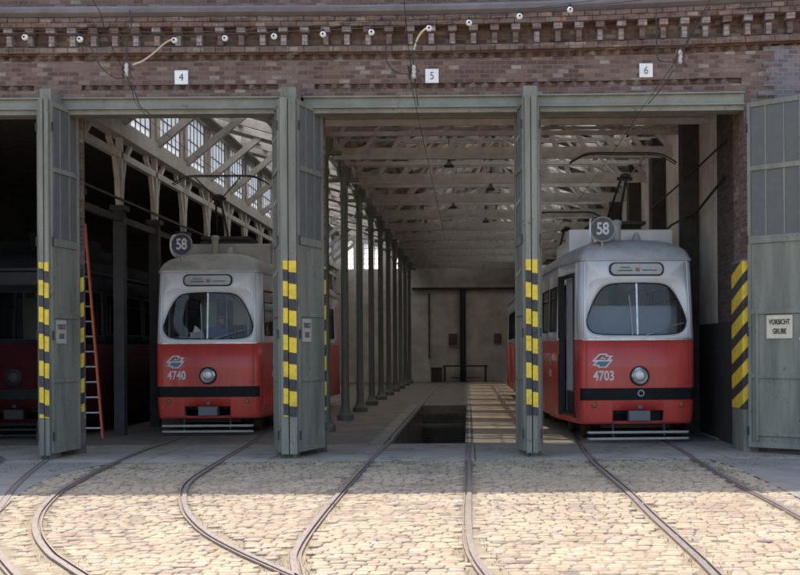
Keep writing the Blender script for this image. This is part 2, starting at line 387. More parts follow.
def rail_mesh(mb, line):
    k = len(line)
    prof = [(-.034, -.01, 'rail_rust'), (-.03, .006, 'rail_steel'), (-.018, .0065, 'rail_shine'), (.01, .0065, 'rail_steel'), (.02, .006, 'rail_steel'), (.022, -.02, 'groove_black'), (.042, -.02, 'groove_black'), (.044, .004, 'rail_steel'), (.058, .004, 'rail_rust'), (.062, -.012, None)]
    vs = []
    for i in range(k):
        d = (line[min(i+1,k-1)]-line[max(i-1,0)]).normalized(); n = Vector((d.y, -d.x, 0))
        for (o, z, _) in prof: vs.append(line[i]+n*o+Vector((0,0,z+.004)))
    np_ = len(prof); base = len(mb.v); mb.v += [tuple(v) for v in vs]
    for i in range(k-1):
        for j in range(np_-1):
            mb.use(prof[j][2]); mb.f.append((base+i*np_+j, base+i*np_+j+1, base+(i+1)*np_+j+1, base+(i+1)*np_+j)); mb.m.append(mb.cur)
def flip(line): return line[::-1]
for bay, (a, b) in rails.items():
    mb = MB()
    la = rail_curve(a, straight[bay][0]); lb = rail_curve(b, straight[bay][1])
    RAIL_LINES += [la, lb]
    rail_mesh(mb, flip(la)); rail_mesh(mb, lb)
    o = mb.build('tram_track', fix=False); tag(o, kind='structure')
    o['label'] = {4: 'grooved rails curving out of bay 4', 5: 'grooved rails leading out of the pit bay', 6: 'grooved rails running out of bay 6 to the lower right'}[bay]
# a further track entering bay 3, only its pale outer edge shows
la = catmull([Vector((-9.27,56,0)), Vector((-9.27,24,0)), G(0,462), G(-60,490), G(-90,520), G(-80,560)], 8)
lb = catmull([Vector((-7.85,56,0)), Vector((-7.85,24,0)), G(60,452), G(25,478), G(2,505), G(-12,530), G(0,556), G(30,590)], 8)
mb = MB(); rail_mesh(mb, flip(la)); rail_mesh(mb, lb)
tag(mb.build('tram_track', fix=False), 'rails bending out of the dark bay on the far left', kind='structure')
RAIL_LINES += [la, lb]

# ------------------------------------------------------------------ ground
def sheet(name, poly, z, material, label=None):
    mb = MB(); mb.add([(p[0], p[1], z) for p in poly], [tuple(range(len(poly)))]); o = mb.build(name, material)
    if o.data.polygons[0].normal.z < 0: o.data.flip_normals()
    tag(o, label, kind='structure'); return o
sheet('ground', [(-300,-300),(300,-300),(300,300),(-300,300)], -1.9, 'earth')
# yard surface as frame around the shed pit: large sheets
sheet('yard_ground', [(-150,-150),(150,-150),(150,16.62),(-150,16.62)], -.014, 'joint_sand')
sheet('outer_cobbles', [(-60,-40),(60,-40),(60,5.2),(-60,5.2)], -.004, 'far_cobbles')
sheet('outer_cobbles', [(10.4,5.2),(60,5.2),(60,16.32),(10.4,16.32)], -.004, 'far_cobbles')
sheet('outer_cobbles', [(-60,5.2),(-10.4,5.2),(-10.4,16.32),(-60,16.32)], -.004, 'far_cobbles')
LEFTASP = [G(-160,470), G(-160,512), G(0,512), G(12,500), G(30,487), G(52,477), G(80,469), G(112,463.5), G(110,461.5), G(-40,461.5)]
LEFTASP = [p for p in LEFTASP]
RIGHTASP = [G(708,459), G(735,467), G(770,483), G(803,500), G(850,522), G(980,530), G(980,457)]
sheet('asphalt_patch', [(p.x, min(p.y, 16.58)) for p in LEFTASP], .001, 'asphalt')
sheet('asphalt_patch', [(p.x, min(p.y, 16.58)) for p in RIGHTASP], .001, 'asphalt')
def inside(p, poly):
    c = False; n = len(poly)
    for i in range(n):
        a, b = poly[i], poly[i-1]
        if (a.y > p[1]) != (b.y > p[1]) and p[0] < (b.x-a.x)*(p[1]-a.y)/(b.y-a.y)+a.x: c = not c
    return c
# rail lookup by y bucket
buck = {}
for ln in RAIL_LINES:
    for i in range(len(ln)-1):
        a, b = ln[i], ln[i+1]; n = max(1, int((b-a).length/.04))
        for k in range(n):
            q = a+(b-a)*(k/n); buck.setdefault((int(q.x*5//1), int(q.y*5//1)), []).append((q.x, q.y))
def near_rail(x, y, r):
    ix, iy = int(x*5//1), int(y*5//1)
    for i in (-1, 0, 1):
        for j in (-1, 0, 1):
            for (a, b) in buck.get((ix+i, iy+j), ()):
                if (a-x)**2+(b-y)**2 < r*r: return True
    return False
verts = []; faces = []; tones = []
y = 5.2; row = 0
while y < 16.56:
    h = random.uniform(.095, .122)
    x = -10.4+random.uniform(0, .15)
    while x < 10.4:
        wd = random.uniform(.105, .165)
        cx, cy = x+wd/2, y+h/2
        x += wd
        # keep only what the yard can show
        if abs(cx) > cy*.62+1.2 and cy < 13: continue
        if inside((cx, cy), LEFTASP) or inside((cx, cy), RIGHTASP): continue
        if cy+h/2 > 16.54+.05*math.sin(cx*2.1)+random.uniform(-.03,.03): continue
        if near_rail(cx, cy, .1): continue
        if random.random() < .004: continue
        g = .004
        hx, hy = wd/2-g*random.uniform(.8, 1.5), h/2-g*random.uniform(.8, 1.5)
        hx2, hy2 = hx-random.uniform(.014,.024), hy-random.uniform(.012,.02)
        z = random.uniform(-.006, .004); tx, ty = random.uniform(-.03,.03), random.uniform(-.04,.04); a = random.uniform(-.05,.05)
        wave = .006*math.sin(cx*1.3)*math.cos(cy*1.1)
        ca, sa = math.cos(a), math.sin(a); b0 = len(verts)
        for (ux, uy, zz) in [(-hx,-hy,-.03),(hx,-hy,-.03),(hx,hy,-.03),(-hx,hy,-.03),(-hx,-hy,-.009),(hx,-hy,-.009),(hx,hy,-.009),(-hx,hy,-.009),(-hx2,-hy2,0),(hx2,-hy2,0),(hx2,hy2,0),(-hx2,hy2,0)]:
            jx, jy = (random.uniform(-.006,.006), random.uniform(-.006,.006)) if zz == 0 else (random.uniform(-.004,.004), random.uniform(-.004,.004))
            verts.append((cx+ux*ca-uy*sa+jx, cy+ux*sa+uy*ca+jy, z+wave+zz+ux*tx+uy*ty))
        q = b0
        faces += [(q,q+1,q+5,q+4),(q+1,q+2,q+6,q+5),(q+2,q+3,q+7,q+6),(q+3,q,q+4,q+7),(q+4,q+5,q+9,q+8),(q+5,q+6,q+10,q+9),(q+6,q+7,q+11,q+10),(q+7,q+4,q+8,q+11),(q+8,q+9,q+10,q+11)]
        t = min(1, max(0, random.gauss(.52, .2))); tones += [t]*9
    y += h; row += 1
me = bpy.data.meshes.new('cobblestone_paving'); me.from_pydata(verts, [], faces); me.materials.append(MATS['cobbles'])
ca_ = me.color_attributes.new('tone', 'FLOAT_COLOR', 'CORNER'); buf = []
for t in tones: buf += [t, t, t, 1]*4
ca_.data.foreach_set('color', buf)
me.polygons.foreach_set('use_smooth', [True]*len(me.polygons)); me.set_sharp_from_angle(angle=math.radians(75))
o = bpy.data.objects.new('cobblestone_paving', me); C.objects.link(o); tag(o, 'worn yellowish cobblestone paving of the yard', kind='structure')

# threshold slabs and shed floor (pit left open)
mb = MB()
xs = [-12, -9.6, -7.1, -4.9, -3.0, -1.48, .1, 1.9, 3.9, 6, 9, 12]
for i in range(len(xs)-1): mb.box(xs[i]+.006, xs[i+1]-.006, 16.6, 19.55, -.3, 0+random.uniform(-.002,.002))
tag(mb.build('threshold_slabs', 'concrete', bevel=.008), 'concrete slabs along the shed doorway', kind='structure')
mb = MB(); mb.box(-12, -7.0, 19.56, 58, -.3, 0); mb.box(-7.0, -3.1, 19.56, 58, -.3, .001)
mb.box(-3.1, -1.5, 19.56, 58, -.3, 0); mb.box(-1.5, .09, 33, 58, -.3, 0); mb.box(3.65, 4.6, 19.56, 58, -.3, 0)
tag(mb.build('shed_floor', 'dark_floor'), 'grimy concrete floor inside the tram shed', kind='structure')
mb = MB(); mb.box(.09, 3.64, 19.56, 58, -.3, .0)
tag(mb.build('boarded_floor', 'floor_boards'), 'boarded floor right of the pit', kind='structure')
mb = MB()
mb.box(-1.5, -1.36, 19.56, 33, -1.5, .0); mb.box(-.06, .09, 19.56, 33, -1.5, 0)
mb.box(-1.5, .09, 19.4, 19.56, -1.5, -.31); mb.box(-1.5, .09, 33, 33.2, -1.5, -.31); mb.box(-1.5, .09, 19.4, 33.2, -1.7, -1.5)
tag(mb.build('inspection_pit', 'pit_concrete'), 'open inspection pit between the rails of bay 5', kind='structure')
for k in range(2):
    mb = MB(); mb.box(-1.36, -.06, 25.2+k*4.4, 25.32+k*4.4, -.12, -.04)
    tag(mb.build('pit_crossbar', 'rust_metal'), ['rusty bar crossing the open inspection pit, nearer the gates', 'rusty bar crossing the open inspection pit, farther in'][k], 'bar', 'bars across the pit')
# pale strip along the pit edge
sheet('pit_edge', [(-1.74,19.56),(-1.5,19.56),(-1.5,33.4),(-1.74,33.4)], .004, 'concrete')

# weeds
mb = MB(); 
def blade(x, y, h):
    a = random.uniform(0, PI); dx, dy = math.cos(a)*.004, math.sin(a)*.004; lx, ly = random.uniform(-.03,.03), random.uniform(-.03,.03)
    mb.add([(x-dx,y-dy,-.02),(x+dx,y+dy,-.02),(x+lx,y+ly,h)], [(0,1,2)])
for _ in range(420):
    x = random.uniform(-6.6, 4.4); y = min(16.3, random.gauss(15.8, .5))
    c = random.randint(5, 18)
    for k in range(c): blade(x+random.gauss(0,.05), y+random.gauss(0,.03), random.uniform(.008,.04))
for ln in RAIL_LINES[:6]:
    for q in ln:
        if 7 < q.y < 16.3:
            for k in range(6): blade(q.x+random.choice((-.1,.13))+random.gauss(0,.02), q.y+random.gauss(0,.15), random.uniform(.008,.03))
for cxx in (-6.5, -2.75, .97, 4.5):
    for k in range(160): blade(cxx+random.gauss(0,.25), 16.9+random.gauss(0,.12), random.uniform(.01,.06))
tag(mb.build('grass', 'grass_blade', fix=False), 'thin grass and moss in the paving joints', kind='stuff')

# ------------------------------------------------------------------ building
B = empty('tram_depot'); tag(B, 'brick tram shed with open bays 4, 5 and 6 and iron columns inside', 'building')
PIERS = [(-10.7, -10.1), (-6.9, -6.22), (-3.0, -2.3), (4.39, 5.4)]
ZL = 5.66      # underside of the brick over the lintels
mb = MB()
mb.box(-13, 13, DF, DF+.5, ZL, 5.785); mb.box(-13, 13, DF, DF+.5, 5.872, 6.25); mb.box(-13, 13, DF, DF+.5, 6.34, 6.355)
mb.box(-13, 13, DF+.09, DF+.5, 5.785, 5.872); mb.box(-13, 13, DF+.09, DF+.5, 6.25, 6.34)
for (a, b) in ((-6.85, -6.1), (-2.98, -2.4), (4.36, 13)): mb.box(a, b, DF+.001, DF+.09, 5.785, 5.872)
mb.box(-13, 13, DF+.05, DF+.5, 6.355, 6.75)
mb.box(-13, 13, DF-.06, DF+.5, 7.03, 8.6)
mb.box(4.39, 13, DF, DF+.72, -.3, ZL); mb.box(-13, -10.1, DF, DF+.5, -.3, ZL)
mb.build('facade_wall', 'brick', B)
mb = MB()
for k in range(-20, 9):
    z = 5.67+.07*k; mb.box(4.62+random.choice((0,.08,.165,.25)), 13, DF-.012-.0001*k, DF-.002, z, z+.0699)
mb.build('grey_brick_patch', 'brick_grey', B)
for (a, b) in ((-6.9, -6.22), (-3.0, -2.3)):
    mb = MB(); mb.box(a, b, DF+.4, DF+.47, -.3, ZL); mb.box(a+.15, b-.45, DF+.01, DF+.4, -.3, ZL); mb.build('pier', 'brick', B)
# courses and dentils
mb = MB()
x = -13.0
while x < 13:
    w_ = .232
    mb.box(x+.004, x+w_-.004, DF-.10-random.uniform(0,.006), DF+.02, 6.355, 6.44); x += w_
x = -12.9
while x < 13:
    mb.box(x, x+.236, DF-.2-random.uniform(0,.008), DF+.02, 6.735, 6.805); mb.box(x+.12, x+.352, DF-.22-random.uniform(0,.006), DF+.02, 6.81, 6.875); x += .244
mb.build('string_course', 'brick', B)
mb = MB()
x = -12.9
while x < 13:
    mb.use(random.choice(['brick','brick_pale','brick_pale','brick']))
    mb.box(x, x+.135, DF-.17-random.uniform(0,.01), DF+.06, 6.645, 6.728); mb.use(random.choice(['brick','brick_pale','brick_pale'])); mb.box(x+.027, x+.108, DF-.12-random.uniform(0,.01), DF+.06, 6.455, 6.612); mb.use('brick'); mb.box(x+.02, x+.115, DF-.05, DF+.06, 6.612, 6.645); x += .332
mb.build('bracket_frieze', 'brick', B)
def dogtooth(z0, z1, x0, x1):
    mb = MB(); x = x0
    while x < x1-.19:
        p = .2; j = random.uniform(-.008,.008)
        v = [(x+.012,DF+.09,z0),(x+p/2+j,DF-.02,z0),(x+p-.012,DF+.09,z0),(x+.012,DF+.09,z1),(x+p/2+j,DF-.02,z1),(x+p-.012,DF+.09,z1)]
        mb.add(v, [(0,1,4,3),(1,2,5,4),(0,2,1),(3,4,5),(0,3,5,2)]); x += p
    return mb.build('dogtooth_course', 'brick', B)
dogtooth(6.255, 6.335, -12.9, 12.9)
dogtooth(5.79, 5.865, -12.9, -6.85)
dogtooth(5.79, 5.865, -6.1, -2.98)
dogtooth(5.79, 5.865, -2.4, 4.36)
mb = MB()   # moulded gutter
prof = [(DF-.2,6.885),(DF-.3,6.93),(DF-.33,6.985),(DF-.33,7.02),(DF-.05,7.025),(DF-.05,6.885)]
mb.add([(x,y_,z) for x in (-13,13) for (y_,z) in prof], [tuple(range(6)),tuple(range(6,12))]+[(i,(i+1)%6,6+(i+1)%6,6+i) for i in range(6)])
mb.build('gutter', 'gutter_metal', B, bevel=.01)
mb = MB(); mb.box(-13,13,DF-.2,DF+.5,8.6,8.68); mb.build('coping', 'concrete', B)
# lintels
for (a, b) in ((-10.1,-6.6),(-6.56,-2.86),(-2.58,.9),(1.06,4.39)):
    mb = MB(); mb.box(a,b,DF-.03,DF+.3,5.49,5.655); mb.box(a,b,DF-.09,DF-.031,5.635,5.66); mb.box(a,b,DF-.09,DF-.031,5.47,5.495); mb.box(a,b,DF-.02,DF+.3,5.40,5.485)
    mb.build('lintel', 'lintel_green', B, bevel=.005)
# steel posts behind folded leaves
for x0, x1 in ((-6.53,-6.42),(-2.83,-2.65),(.9,1.06)):
    mb = MB(); mb.box(x0, x1, 17.06, 17.5, 0, 5.5); mb.box(x0-.03, x1+.03, 17.08, 17.6, 5.42, 5.7); mb.build('gate_post', 'gate_green', B, bevel=.006)
mb = MB(); mb.box(.92, 1.04, 17.52, 17.85, 0, 5.4); mb.build('gate_post', 'gate_green', B)
# side and back walls
XR = 4.5
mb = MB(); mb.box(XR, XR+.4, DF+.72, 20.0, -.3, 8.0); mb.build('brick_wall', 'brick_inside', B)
mb = MB(); mb.box(XR, XR+.4, 20.0, 58.3, -.3, 8.0)
mb.box(XR-.006, XR-.001, 20.0, 58, 0, .02)
mb.build('side_wall', 'plaster', B)
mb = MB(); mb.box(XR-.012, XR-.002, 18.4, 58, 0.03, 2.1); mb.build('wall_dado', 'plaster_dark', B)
y = 21.5
while y < 57:
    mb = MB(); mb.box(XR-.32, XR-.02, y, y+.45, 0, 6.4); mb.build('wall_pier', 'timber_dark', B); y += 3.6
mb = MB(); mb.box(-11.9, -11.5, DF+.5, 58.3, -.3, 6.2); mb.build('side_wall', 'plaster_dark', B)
# back wall with arched windows
WINS = [(-6.62,-5.95),(-5.45,-4.55),(-3.95,-3.62)]
zb0, zb1 = 5.9, 7.5
mb = MB()
cuts = [-11.9]+[v for ww in WINS for v in ww]+[4.9]
mb.box(-11.9, 4.9, 58, 58.35, -.3, zb0); mb.box(-11.9, 4.9, 58, 58.35, zb1, 9.2)
for i in range(0, len(cuts), 2): mb.box(cuts[i], cuts[i+1], 58, 58.35, zb0, zb1)
for (a, b) in WINS:     # arch spandrels
    r = (b-a)/2; c = (a+b)/2; zc = zb1-r; n = 8
    for s in (-1, 1):
        pts = [(c+s*r, zb1)]+[(c+s*r*math.cos(t*PI/2/n), zc+r*math.sin(t*PI/2/n)) for t in range(n+1)]
        k = len(pts)
        mb.add([(p[0],yy,p[1]) for yy in (58,58.35) for p in pts], [tuple(range(k)), tuple(range(k,2*k))]+[(i,(i+1)%k,k+(i+1)%k,k+i) for i in range(k)])
mb.build('back_wall', 'plaster', B)
for (a, b) in WINS:
    mb = MB(); n = max(2, round((b-a)/.3))
    for i in range(n+1): mb.box(a+(b-a)*i/n-.015, a+(b-a)*i/n+.015, 58.1, 58.14, zb0, zb1)
    for k in range(6): mb.box(a, b, 58.095, 58.105, zb0+k*.27-.012, zb0+k*.27+.012)
    f = mb.build('back_window', 'dark_metal', B)
    mb = MB(); mb.box(a, b, 58.12, 58.125, zb0, zb1); mb.build('pane', 'shed_glass', f)
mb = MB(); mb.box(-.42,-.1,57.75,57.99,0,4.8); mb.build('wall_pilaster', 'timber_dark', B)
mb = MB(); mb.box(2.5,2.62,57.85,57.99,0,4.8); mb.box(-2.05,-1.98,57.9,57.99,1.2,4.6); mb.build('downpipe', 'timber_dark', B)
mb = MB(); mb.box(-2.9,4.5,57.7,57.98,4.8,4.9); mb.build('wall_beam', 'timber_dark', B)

# columns between bays 4 and 5
XC = -2.9
col_proto = None
def column_at(y):
    mb = MB(); x = XC
    mb.lathe((x,y,0), (0,0,1), [(.2,0),(.2,.12),(.13,.2),(.1,.3),(.09,1.2),(.085,5.2),(.11,5.25),(.11,5.32),(.09,5.36),(.09,5.6),(.17,5.8),(.19,5.95)], 14)
    c = mb.build('column', 'column_paint', B, smooth=40)
    mb = MB()
    for s in (-1, 1):
        pts = [(x, y+s*.09, 5.0), (x, y+s*.25, 5.35), (x, y+s*.55, 5.68), (x, y+s*1.0, 5.92)]
        for i in range(3): mb.beam(pts[i], pts[i+1], .05, .09)
        mb.beam((x,y+s*.09,5.75),(x,y+s*.8,5.93),.04,.05)
    mb.box(x-.5, x+.35, y-.07, y+.07, 5.62, 5.7)
    mb.build('column_bracket', 'column_paint', c)
COLY = [19.0+3.6*k for k in range(0, 11)]
for y in COLY: column_at(y)
mb = MB(); mb.box(XC-.1, XC+.1, 18.2, 58, 5.96, 6.2); mb.build('arcade_beam', 'timber', B)
# row between bays 3 and 4, timber braced
XL = -6.85
LY = [19.45+2.45*k for k in range(16)]
for y in LY:
    mb = MB(); mb.box(XL-.1, XL+.1, y-.1, y+.1, 0, 4.5); mb.box(XL-.15, XL+.15, y-.15, y+.15, 4.42, 4.52)
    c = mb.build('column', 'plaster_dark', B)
    mb = MB()
    mb.box(XL-.06, XL+.06, y-.06, y+.06, 4.52, 5.9)
    for s in (-1, 1):
        pts = [(XL, y+s*.07, 4.6), (XL, y+s*.13, 5.0), (XL, y+s*.3, 5.45), (XL, y+s*.7, 5.8)]
        for i in range(3): mb.beam(pts[i], pts[i+1], .08, .1)
    mb.build('column_bracket', 'timber', c)
    mb = MB(); mb.beam((XL+.05, y, 6.15), (XL+1.75, y, 7.55), .13, .15); mb.box(XL-.09, XL+.09, y-.11, y+.11, 6.25, 7.55)
    mb.build('roof_strut', 'timber', B)
mb = MB(); mb.box(XL-.13, XL+.13, 18.2, 58, 5.86, 6.1); mb.build('arcade_beam', 'timber', B)
mb = MB(); mb.box(XL-.06, XL+.06, 18.2, 58, 5.45, 5.58); mb.build('tie_rail', 'timber', B)
mb = MB(); mb.box(XL-.05, XL+.05, 18.2, 58, 4.2, 4.32); mb.box(XL+.3, XL+.34, 18.2, 58, 4.5, 4.54); mb.build('pipe_run', 'timber_dark', B)
mb = MB(); mb.box(XL-.12, XL+.12, 18.2, 58, 7.5, 7.75); mb.box(XL-.1, XL+.1, 18.2, 58, 6.1, 6.2); mb.build('wall_plate', 'timber', B)
for y in LY[:-1]:
    mb = MB(); a, b = y+.35, y+2.1
    mb.box(XL-.04, XL+.04, y+.11, a, 6.2, 7.5); mb.box(XL-.04, XL+.04, b, y+2.34, 6.2, 7.5)
    fr = mb.build('clerestory_window', 'timber', B)
    mb = MB()
    for i in range(6): mb.box(XL-.015, XL+.015, a+(b-a)*i/5-.018, a+(b-a)*i/5+.018, 6.2, 7.5)
    for z in (6.42, 6.85, 7.28): mb.box(XL-.014, XL+.014, a, b, z-.012, z+.012)
    mb.build('glazing_bars', 'timber_dark', fr)
    mb = MB(); mb.box(XL-.004, XL+.004, a, b, 6.2, 7.5); mb.build('pane', 'shed_glass', fr)
# roofs
def roof_slope(name, xa, za, xb, zb, y0, y1, wells, material='ceiling_boards', th=.12, curb=.55, glass='roof_glass_milky'):
    """sloping slab between (xa,za) and (xb,zb); wells=[(x0,x1,ya,yb)] are glazed openings with deep curbs"""
    zf = lambda x: za+(zb-za)*(x-xa)/(xb-xa)
    xs = sorted({xa, xb}|{v for q in wells for v in q[:2]}); ys = sorted({y0, y1}|{v for q in wells for v in q[2:]})
    mb = MB(); cb = MB(); gb = MB()
    for i in range(len(xs)-1):
        for j in range(len(ys)-1):
            cx, cy = (xs[i]+xs[i+1])/2, (ys[j]+ys[j+1])/2
            if any(q[0] < cx < q[1] and q[2] < cy < q[3] for q in wells): continue
            v = [(x,yy,zf(x)+dz) for dz in (0,th) for (x,yy) in ((xs[i],ys[j]),(xs[i+1],ys[j]),(xs[i+1],ys[j+1]),(xs[i],ys[j+1]))]
            mb.add(v, [(0,3,2,1),(4,5,6,7),(0,1,5,4),(1,2,6,5),(2,3,7,6),(3,0,4,7)])
    r = mb.build(name, material, B)
    for q in wells:
        cb = MB()
        for (a0,a1,b0,b1) in ((q[0]-.05,q[0],q[2]-.05,q[3]+.05),(q[1],q[1]+.05,q[2]-.05,q[3]+.05),(q[0],q[1],q[2]-.05,q[2]),(q[0],q[1],q[3],q[3]+.05)):
            v = [(x,yy,zf(x)+dz) for dz in (-.22,curb) for (x,yy) in ((a0,b0),(a1,b0),(a1,b1),(a0,b1))]
            cb.add(v, [(0,3,2,1),(4,5,6,7),(0,1,5,4),(1,2,6,5),(2,3,7,6),(3,0,4,7)])
        k = cb.build('skylight', 'timber', r)
        gb = MB(); n = 3
        for i in range(1, n):
            x = q[0]+(q[1]-q[0])*i/n; gb.beam((x,q[2],zf(x)+curb-.03),(x,q[3],zf(x)+curb-.03),.04,.04)
        k2 = gb.build('skylight_bars', 'timber_dark', r)
        gl_ = MB(); gl_.box(q[0]-.04,q[1]+.04,0,1,0,.01); gl_.v = [(x, q[2]-.04 if yy == 0 else q[3]+.04, zf(x)+curb+.005+zz) for (x,yy,zz) in gl_.v]; gl_.build('skylight_glass', glass, r)
    return r
XRG = .85
wl = [(-1.6, .35, 23.5+3.6*k, 25.8+3.6*k) for k in range(10)]
fill_wr = [(1.3, 4.1, 23.4+3.6*k, 26.1+3.6*k) for k in range(9)]  # extra unseen roof openings added to brighten the right side of the shed
fill_w4 = [(-6.4, -3.3, 22.7+3.6*k, 25.5+3.6*k) for k in range(10)]  # more unseen openings, added to bring light down over the left tram
roof_slope('roof', XC, 6.75, XRG, 8.05, DF+.5, 58.4, wl, glass='roof_glass_clear')
roof_slope('roof', XRG, 8.05, 4.9, 6.75, DF+.5, 58.4, fill_wr)
roof_slope('roof', XL-.3, 7.95, XC, 6.75, DF+.5, 58.4, fill_w4)
roof_slope('roof', -11.9, 5.6, XL-.12, 5.95, DF+.5, 58.4, [], 'timber_dark')
# trusses over bays 5 and 6
TY = [20.8+3.6*k for k in range(11)]
for y in TY:
    mb = MB()
    mb.box(XC, XR, y-.07, y+.07, 5.93, 6.08); mb.box(XC, XR, y-.14, y-.08, 5.82, 5.94)
    mb.beam((XC,y,6.6),(XRG,y,7.9),.13,.17); mb.beam((XRG,y,7.9),(XR,y,6.6),.13,.17)
    for k in range(0, 6):
        x0 = XC+.62*k+.05
        t = (x0+.5-XC)/(XRG-XC); mb.beam((x0,y,6.05),(x0+.6,y,min(7.85,6.55+1.3*t)),.08,.1)
        x1 = XR-.62*k-.05; mb.beam((x1,y,6.05),(x1-.6,y,min(7.85,6.55+1.3*t)),.08,.1)
    mb.box(XC+.9, XR-.9, y-.05, y+.05, 6.85, 6.95)
    mb.beam((XRG,y,6.1),(XRG,y,7.9),.1,.12,(0,1,0))
    mb.build('truss', 'timber', B)
    mb = MB(); mb.box(XL, XC, y-.08, y+.08, 6.13, 6.3) if False else mb.beam((XL+.1,y,7.75),(XC,y,6.62),.14,.18); mb.build('rafter', 'timber', B)
for x, z in ((-1.9,6.95),(-.4,7.48),(2.1,7.48),(3.6,6.95)):
    mb = MB(); mb.box(x-.07,x+.07,DF+.5,58,z,z+.13); mb.build('purlin', 'timber', B)
for x, z in ((-5.9,7.5),(-4.8,7.18),(-3.7,6.85)):
    mb = MB(); mb.box(x-.06,x+.06,DF+.5,58,z,z+.12); mb.build('purlin', 'timber', B)
# second lighter ties between the trusses
for y in TY[:-1]:
    mb = MB(); mb.box(XC, XR, y+1.76, y+1.84, 6.0, 6.09); mb.box(XC,XR,y+2.7,y+2.76,6.3,6.36); mb.box(XC,XR,y+.88,y+.93,6.4,6.46)
    for k in range(5):
        mb.beam((XC+.3+.7*k,y+1.8,6.04),(XC+.9+.7*k,y+1.8,6.75),.05,.06); mb.beam((XR-.3-.7*k,y+1.8,6.04),(XR-.9-.7*k,y+1.8,6.75),.05,.06)
    mb.build('ceiling_tie', 'timber', B)
# conduits on right wall
mb = MB(); mb.tube([(XR-.05,19.2,4.6),(XR-.2,20.8,4.2),(XR-.36,22.5,4.15),(XR-.36,25.3,4.0),(XR-.36,30,3.9)], .025); mb.tube([(XR-.06,19.0,5.2),(XR-.3,21.3,4.9),(XR-.36,25,4.8)], .018)
mb.build('conduit', 'dark_metal', B)
# jamb plate of bay 6
mb = MB(); mb.box(4.355,4.388,DF-.01,DF+.72,0,3.05); mb.box(4.388,4.46,DF-.02,DF-.003,0,3.05); jp = mb.build('jamb_plate', 'gate_green', B)
mb = MB(); mb.box(4.345,4.356,DF-.02,DF+.7,.68,3.02); mb.box(4.356,4.47,DF-.032,DF-.021,.68,3.02); mb.build('hazard_stripes', 'stripes_slant', jp)
for (a, b) in ((-6.33,-6.215),(-2.42,-2.295)):
    mb = MB(); mb.box(a,b,DF+.375,DF+.398,.68,3.0); mb.build('hazard_stripes', 'stripes_narrow', B)

# the courses of the front rise gently toward the right end
for ob in list(C.objects):
    if ob.parent is B and ob.name.split('.')[0] in ('facade_wall','string_course','bracket_frieze','dogtooth_course','gutter','coping','lintel','grey_brick_patch'):
        me = ob.data
        if ob.name.split('.')[0] in ('facade_wall','gutter','coping','grey_brick_patch','lintel'):
            import bmesh
            bm = bmesh.new(); bm.from_mesh(me)
            for k in range(0, 22):
                bmesh.ops.bisect_plane(bm, geom=bm.verts[:]+bm.edges[:]+bm.faces[:], plane_co=(-2+.5*k,0,0), plane_no=(1,0,0))
            bm.to_mesh(me); bm.free()
        for v in me.vertices:
            x = min(v.co.x, 6.5)
            if x > -2 and v.co.z > 5.3: v.co.z += .0038*(x+2)**2*min(1.1, (v.co.z-5.3)/1.5)

# ------------------------------------------------------------------ gates
def leaf_parts(root, a, b, sign=None, sign_u=.5, th=.045, side=1, glass=True, textured=True):
    """one gate leaf standing on line a->b (plan). side: which side is the seen face (+1 = left normal)"""
    a, b = Vector((a[0],a[1],0)), Vector((b[0],b[1],0)); d = (b-a); Lw = d.length; d.normalize(); n = Vector((-d.y,d.x,0))*side
    def T(u, v, z): p = a+d*u+n*v; return (p.x, p.y, z)
    def bx(mb, u0,u1,v0,v1,z0,z1):
        vs = [T(u,v,z) for z in (z0,z1) for (u,v) in ((u0,v0),(u1,v0),(u1,v1),(u0,v1))]
        mb.add(vs, [(0,3,2,1),(4,5,6,7),(0,1,5,4),(1,2,6,5),(2,3,7,6),(3,0,4,7)])
    Z0, Z1 = .09, 5.5
    mb = MB()
    bx(mb,0,.055,0,th,Z0,Z1); bx(mb,Lw-.055,Lw,0,th,Z0,Z1)
    for z0, z1 in ((Z0,.17),(1.17,1.24),(2.17,2.25),(3.28,3.4),(4.42,4.5),(5.42,Z1)): bx(mb,.0551,Lw-.0551,.001,th-.001,z0,z1)
    f = mb.build('leaf_frame', 'gate_green', root, bevel=.004)
    mb = MB()
    for z0, z1 in ((.171,1.169),(1.241,2.169),(2.251,3.279)): bx(mb,.056,Lw-.056,.012,.022,z0,z1)
    mb.build('steel_panel', 'gate_green', root)
    mb = MB()
    for z0, z1 in ((3.401,4.419),(4.501,5.419)):
        bx(mb,.056,Lw-.056,.014,.02,z0,z1)
    g = mb.build('glazing', 'gate_glass', root)
    mb = MB()
    for k in (1, 2) if Lw < 1 else (1, 2, 3):
        u = Lw*k/3 if Lw < 1 else Lw*k/4
        for z0, z1 in ((3.401,4.419),(4.501,5.419)): bx(mb,u-.014,u+.014,.006,.032,z0,z1)
    mb.build('glazing_bar', 'gate_green', g)
    mb = MB()
    for z in (.35,1.9,3.34,5.1):
        bx(mb,-.012,.012,th,th+.02,z-.07,z+.07)
    mb.build('hinge', 'dark_metal', root)
    if sign:
        w_, h_, zc, mt = sign
        mb = MB(); bx(mb, sign_u-w_/2, sign_u+w_/2, th*.6, th*.6+.012, zc-h_/2, zc+h_/2)
        s = mb.build('warning_sign', mt, root)
        mb = MB(); mb.use('ink' if mt == 'sign_cream' else 'ink_faded')
        for body, dz, sc in (('VORSICHT', h_*.2, 1), ('GRUBE', -h_*.2, 1)):
            vs, fs = text_mb(body, h_*.31, .55*w_/h_, .004, 1.0, .002)
            sg = 1 if side < 0 else -1
            # letters must read left to right for the viewer
            mb.add([T(sign_u+u*FLIP[0], th*.6+.0145+ww, zc+dz+v) for (u,v,ww) in vs], fs)
        mb.build('lettering', None, s)
    return T
FLIP = [1]
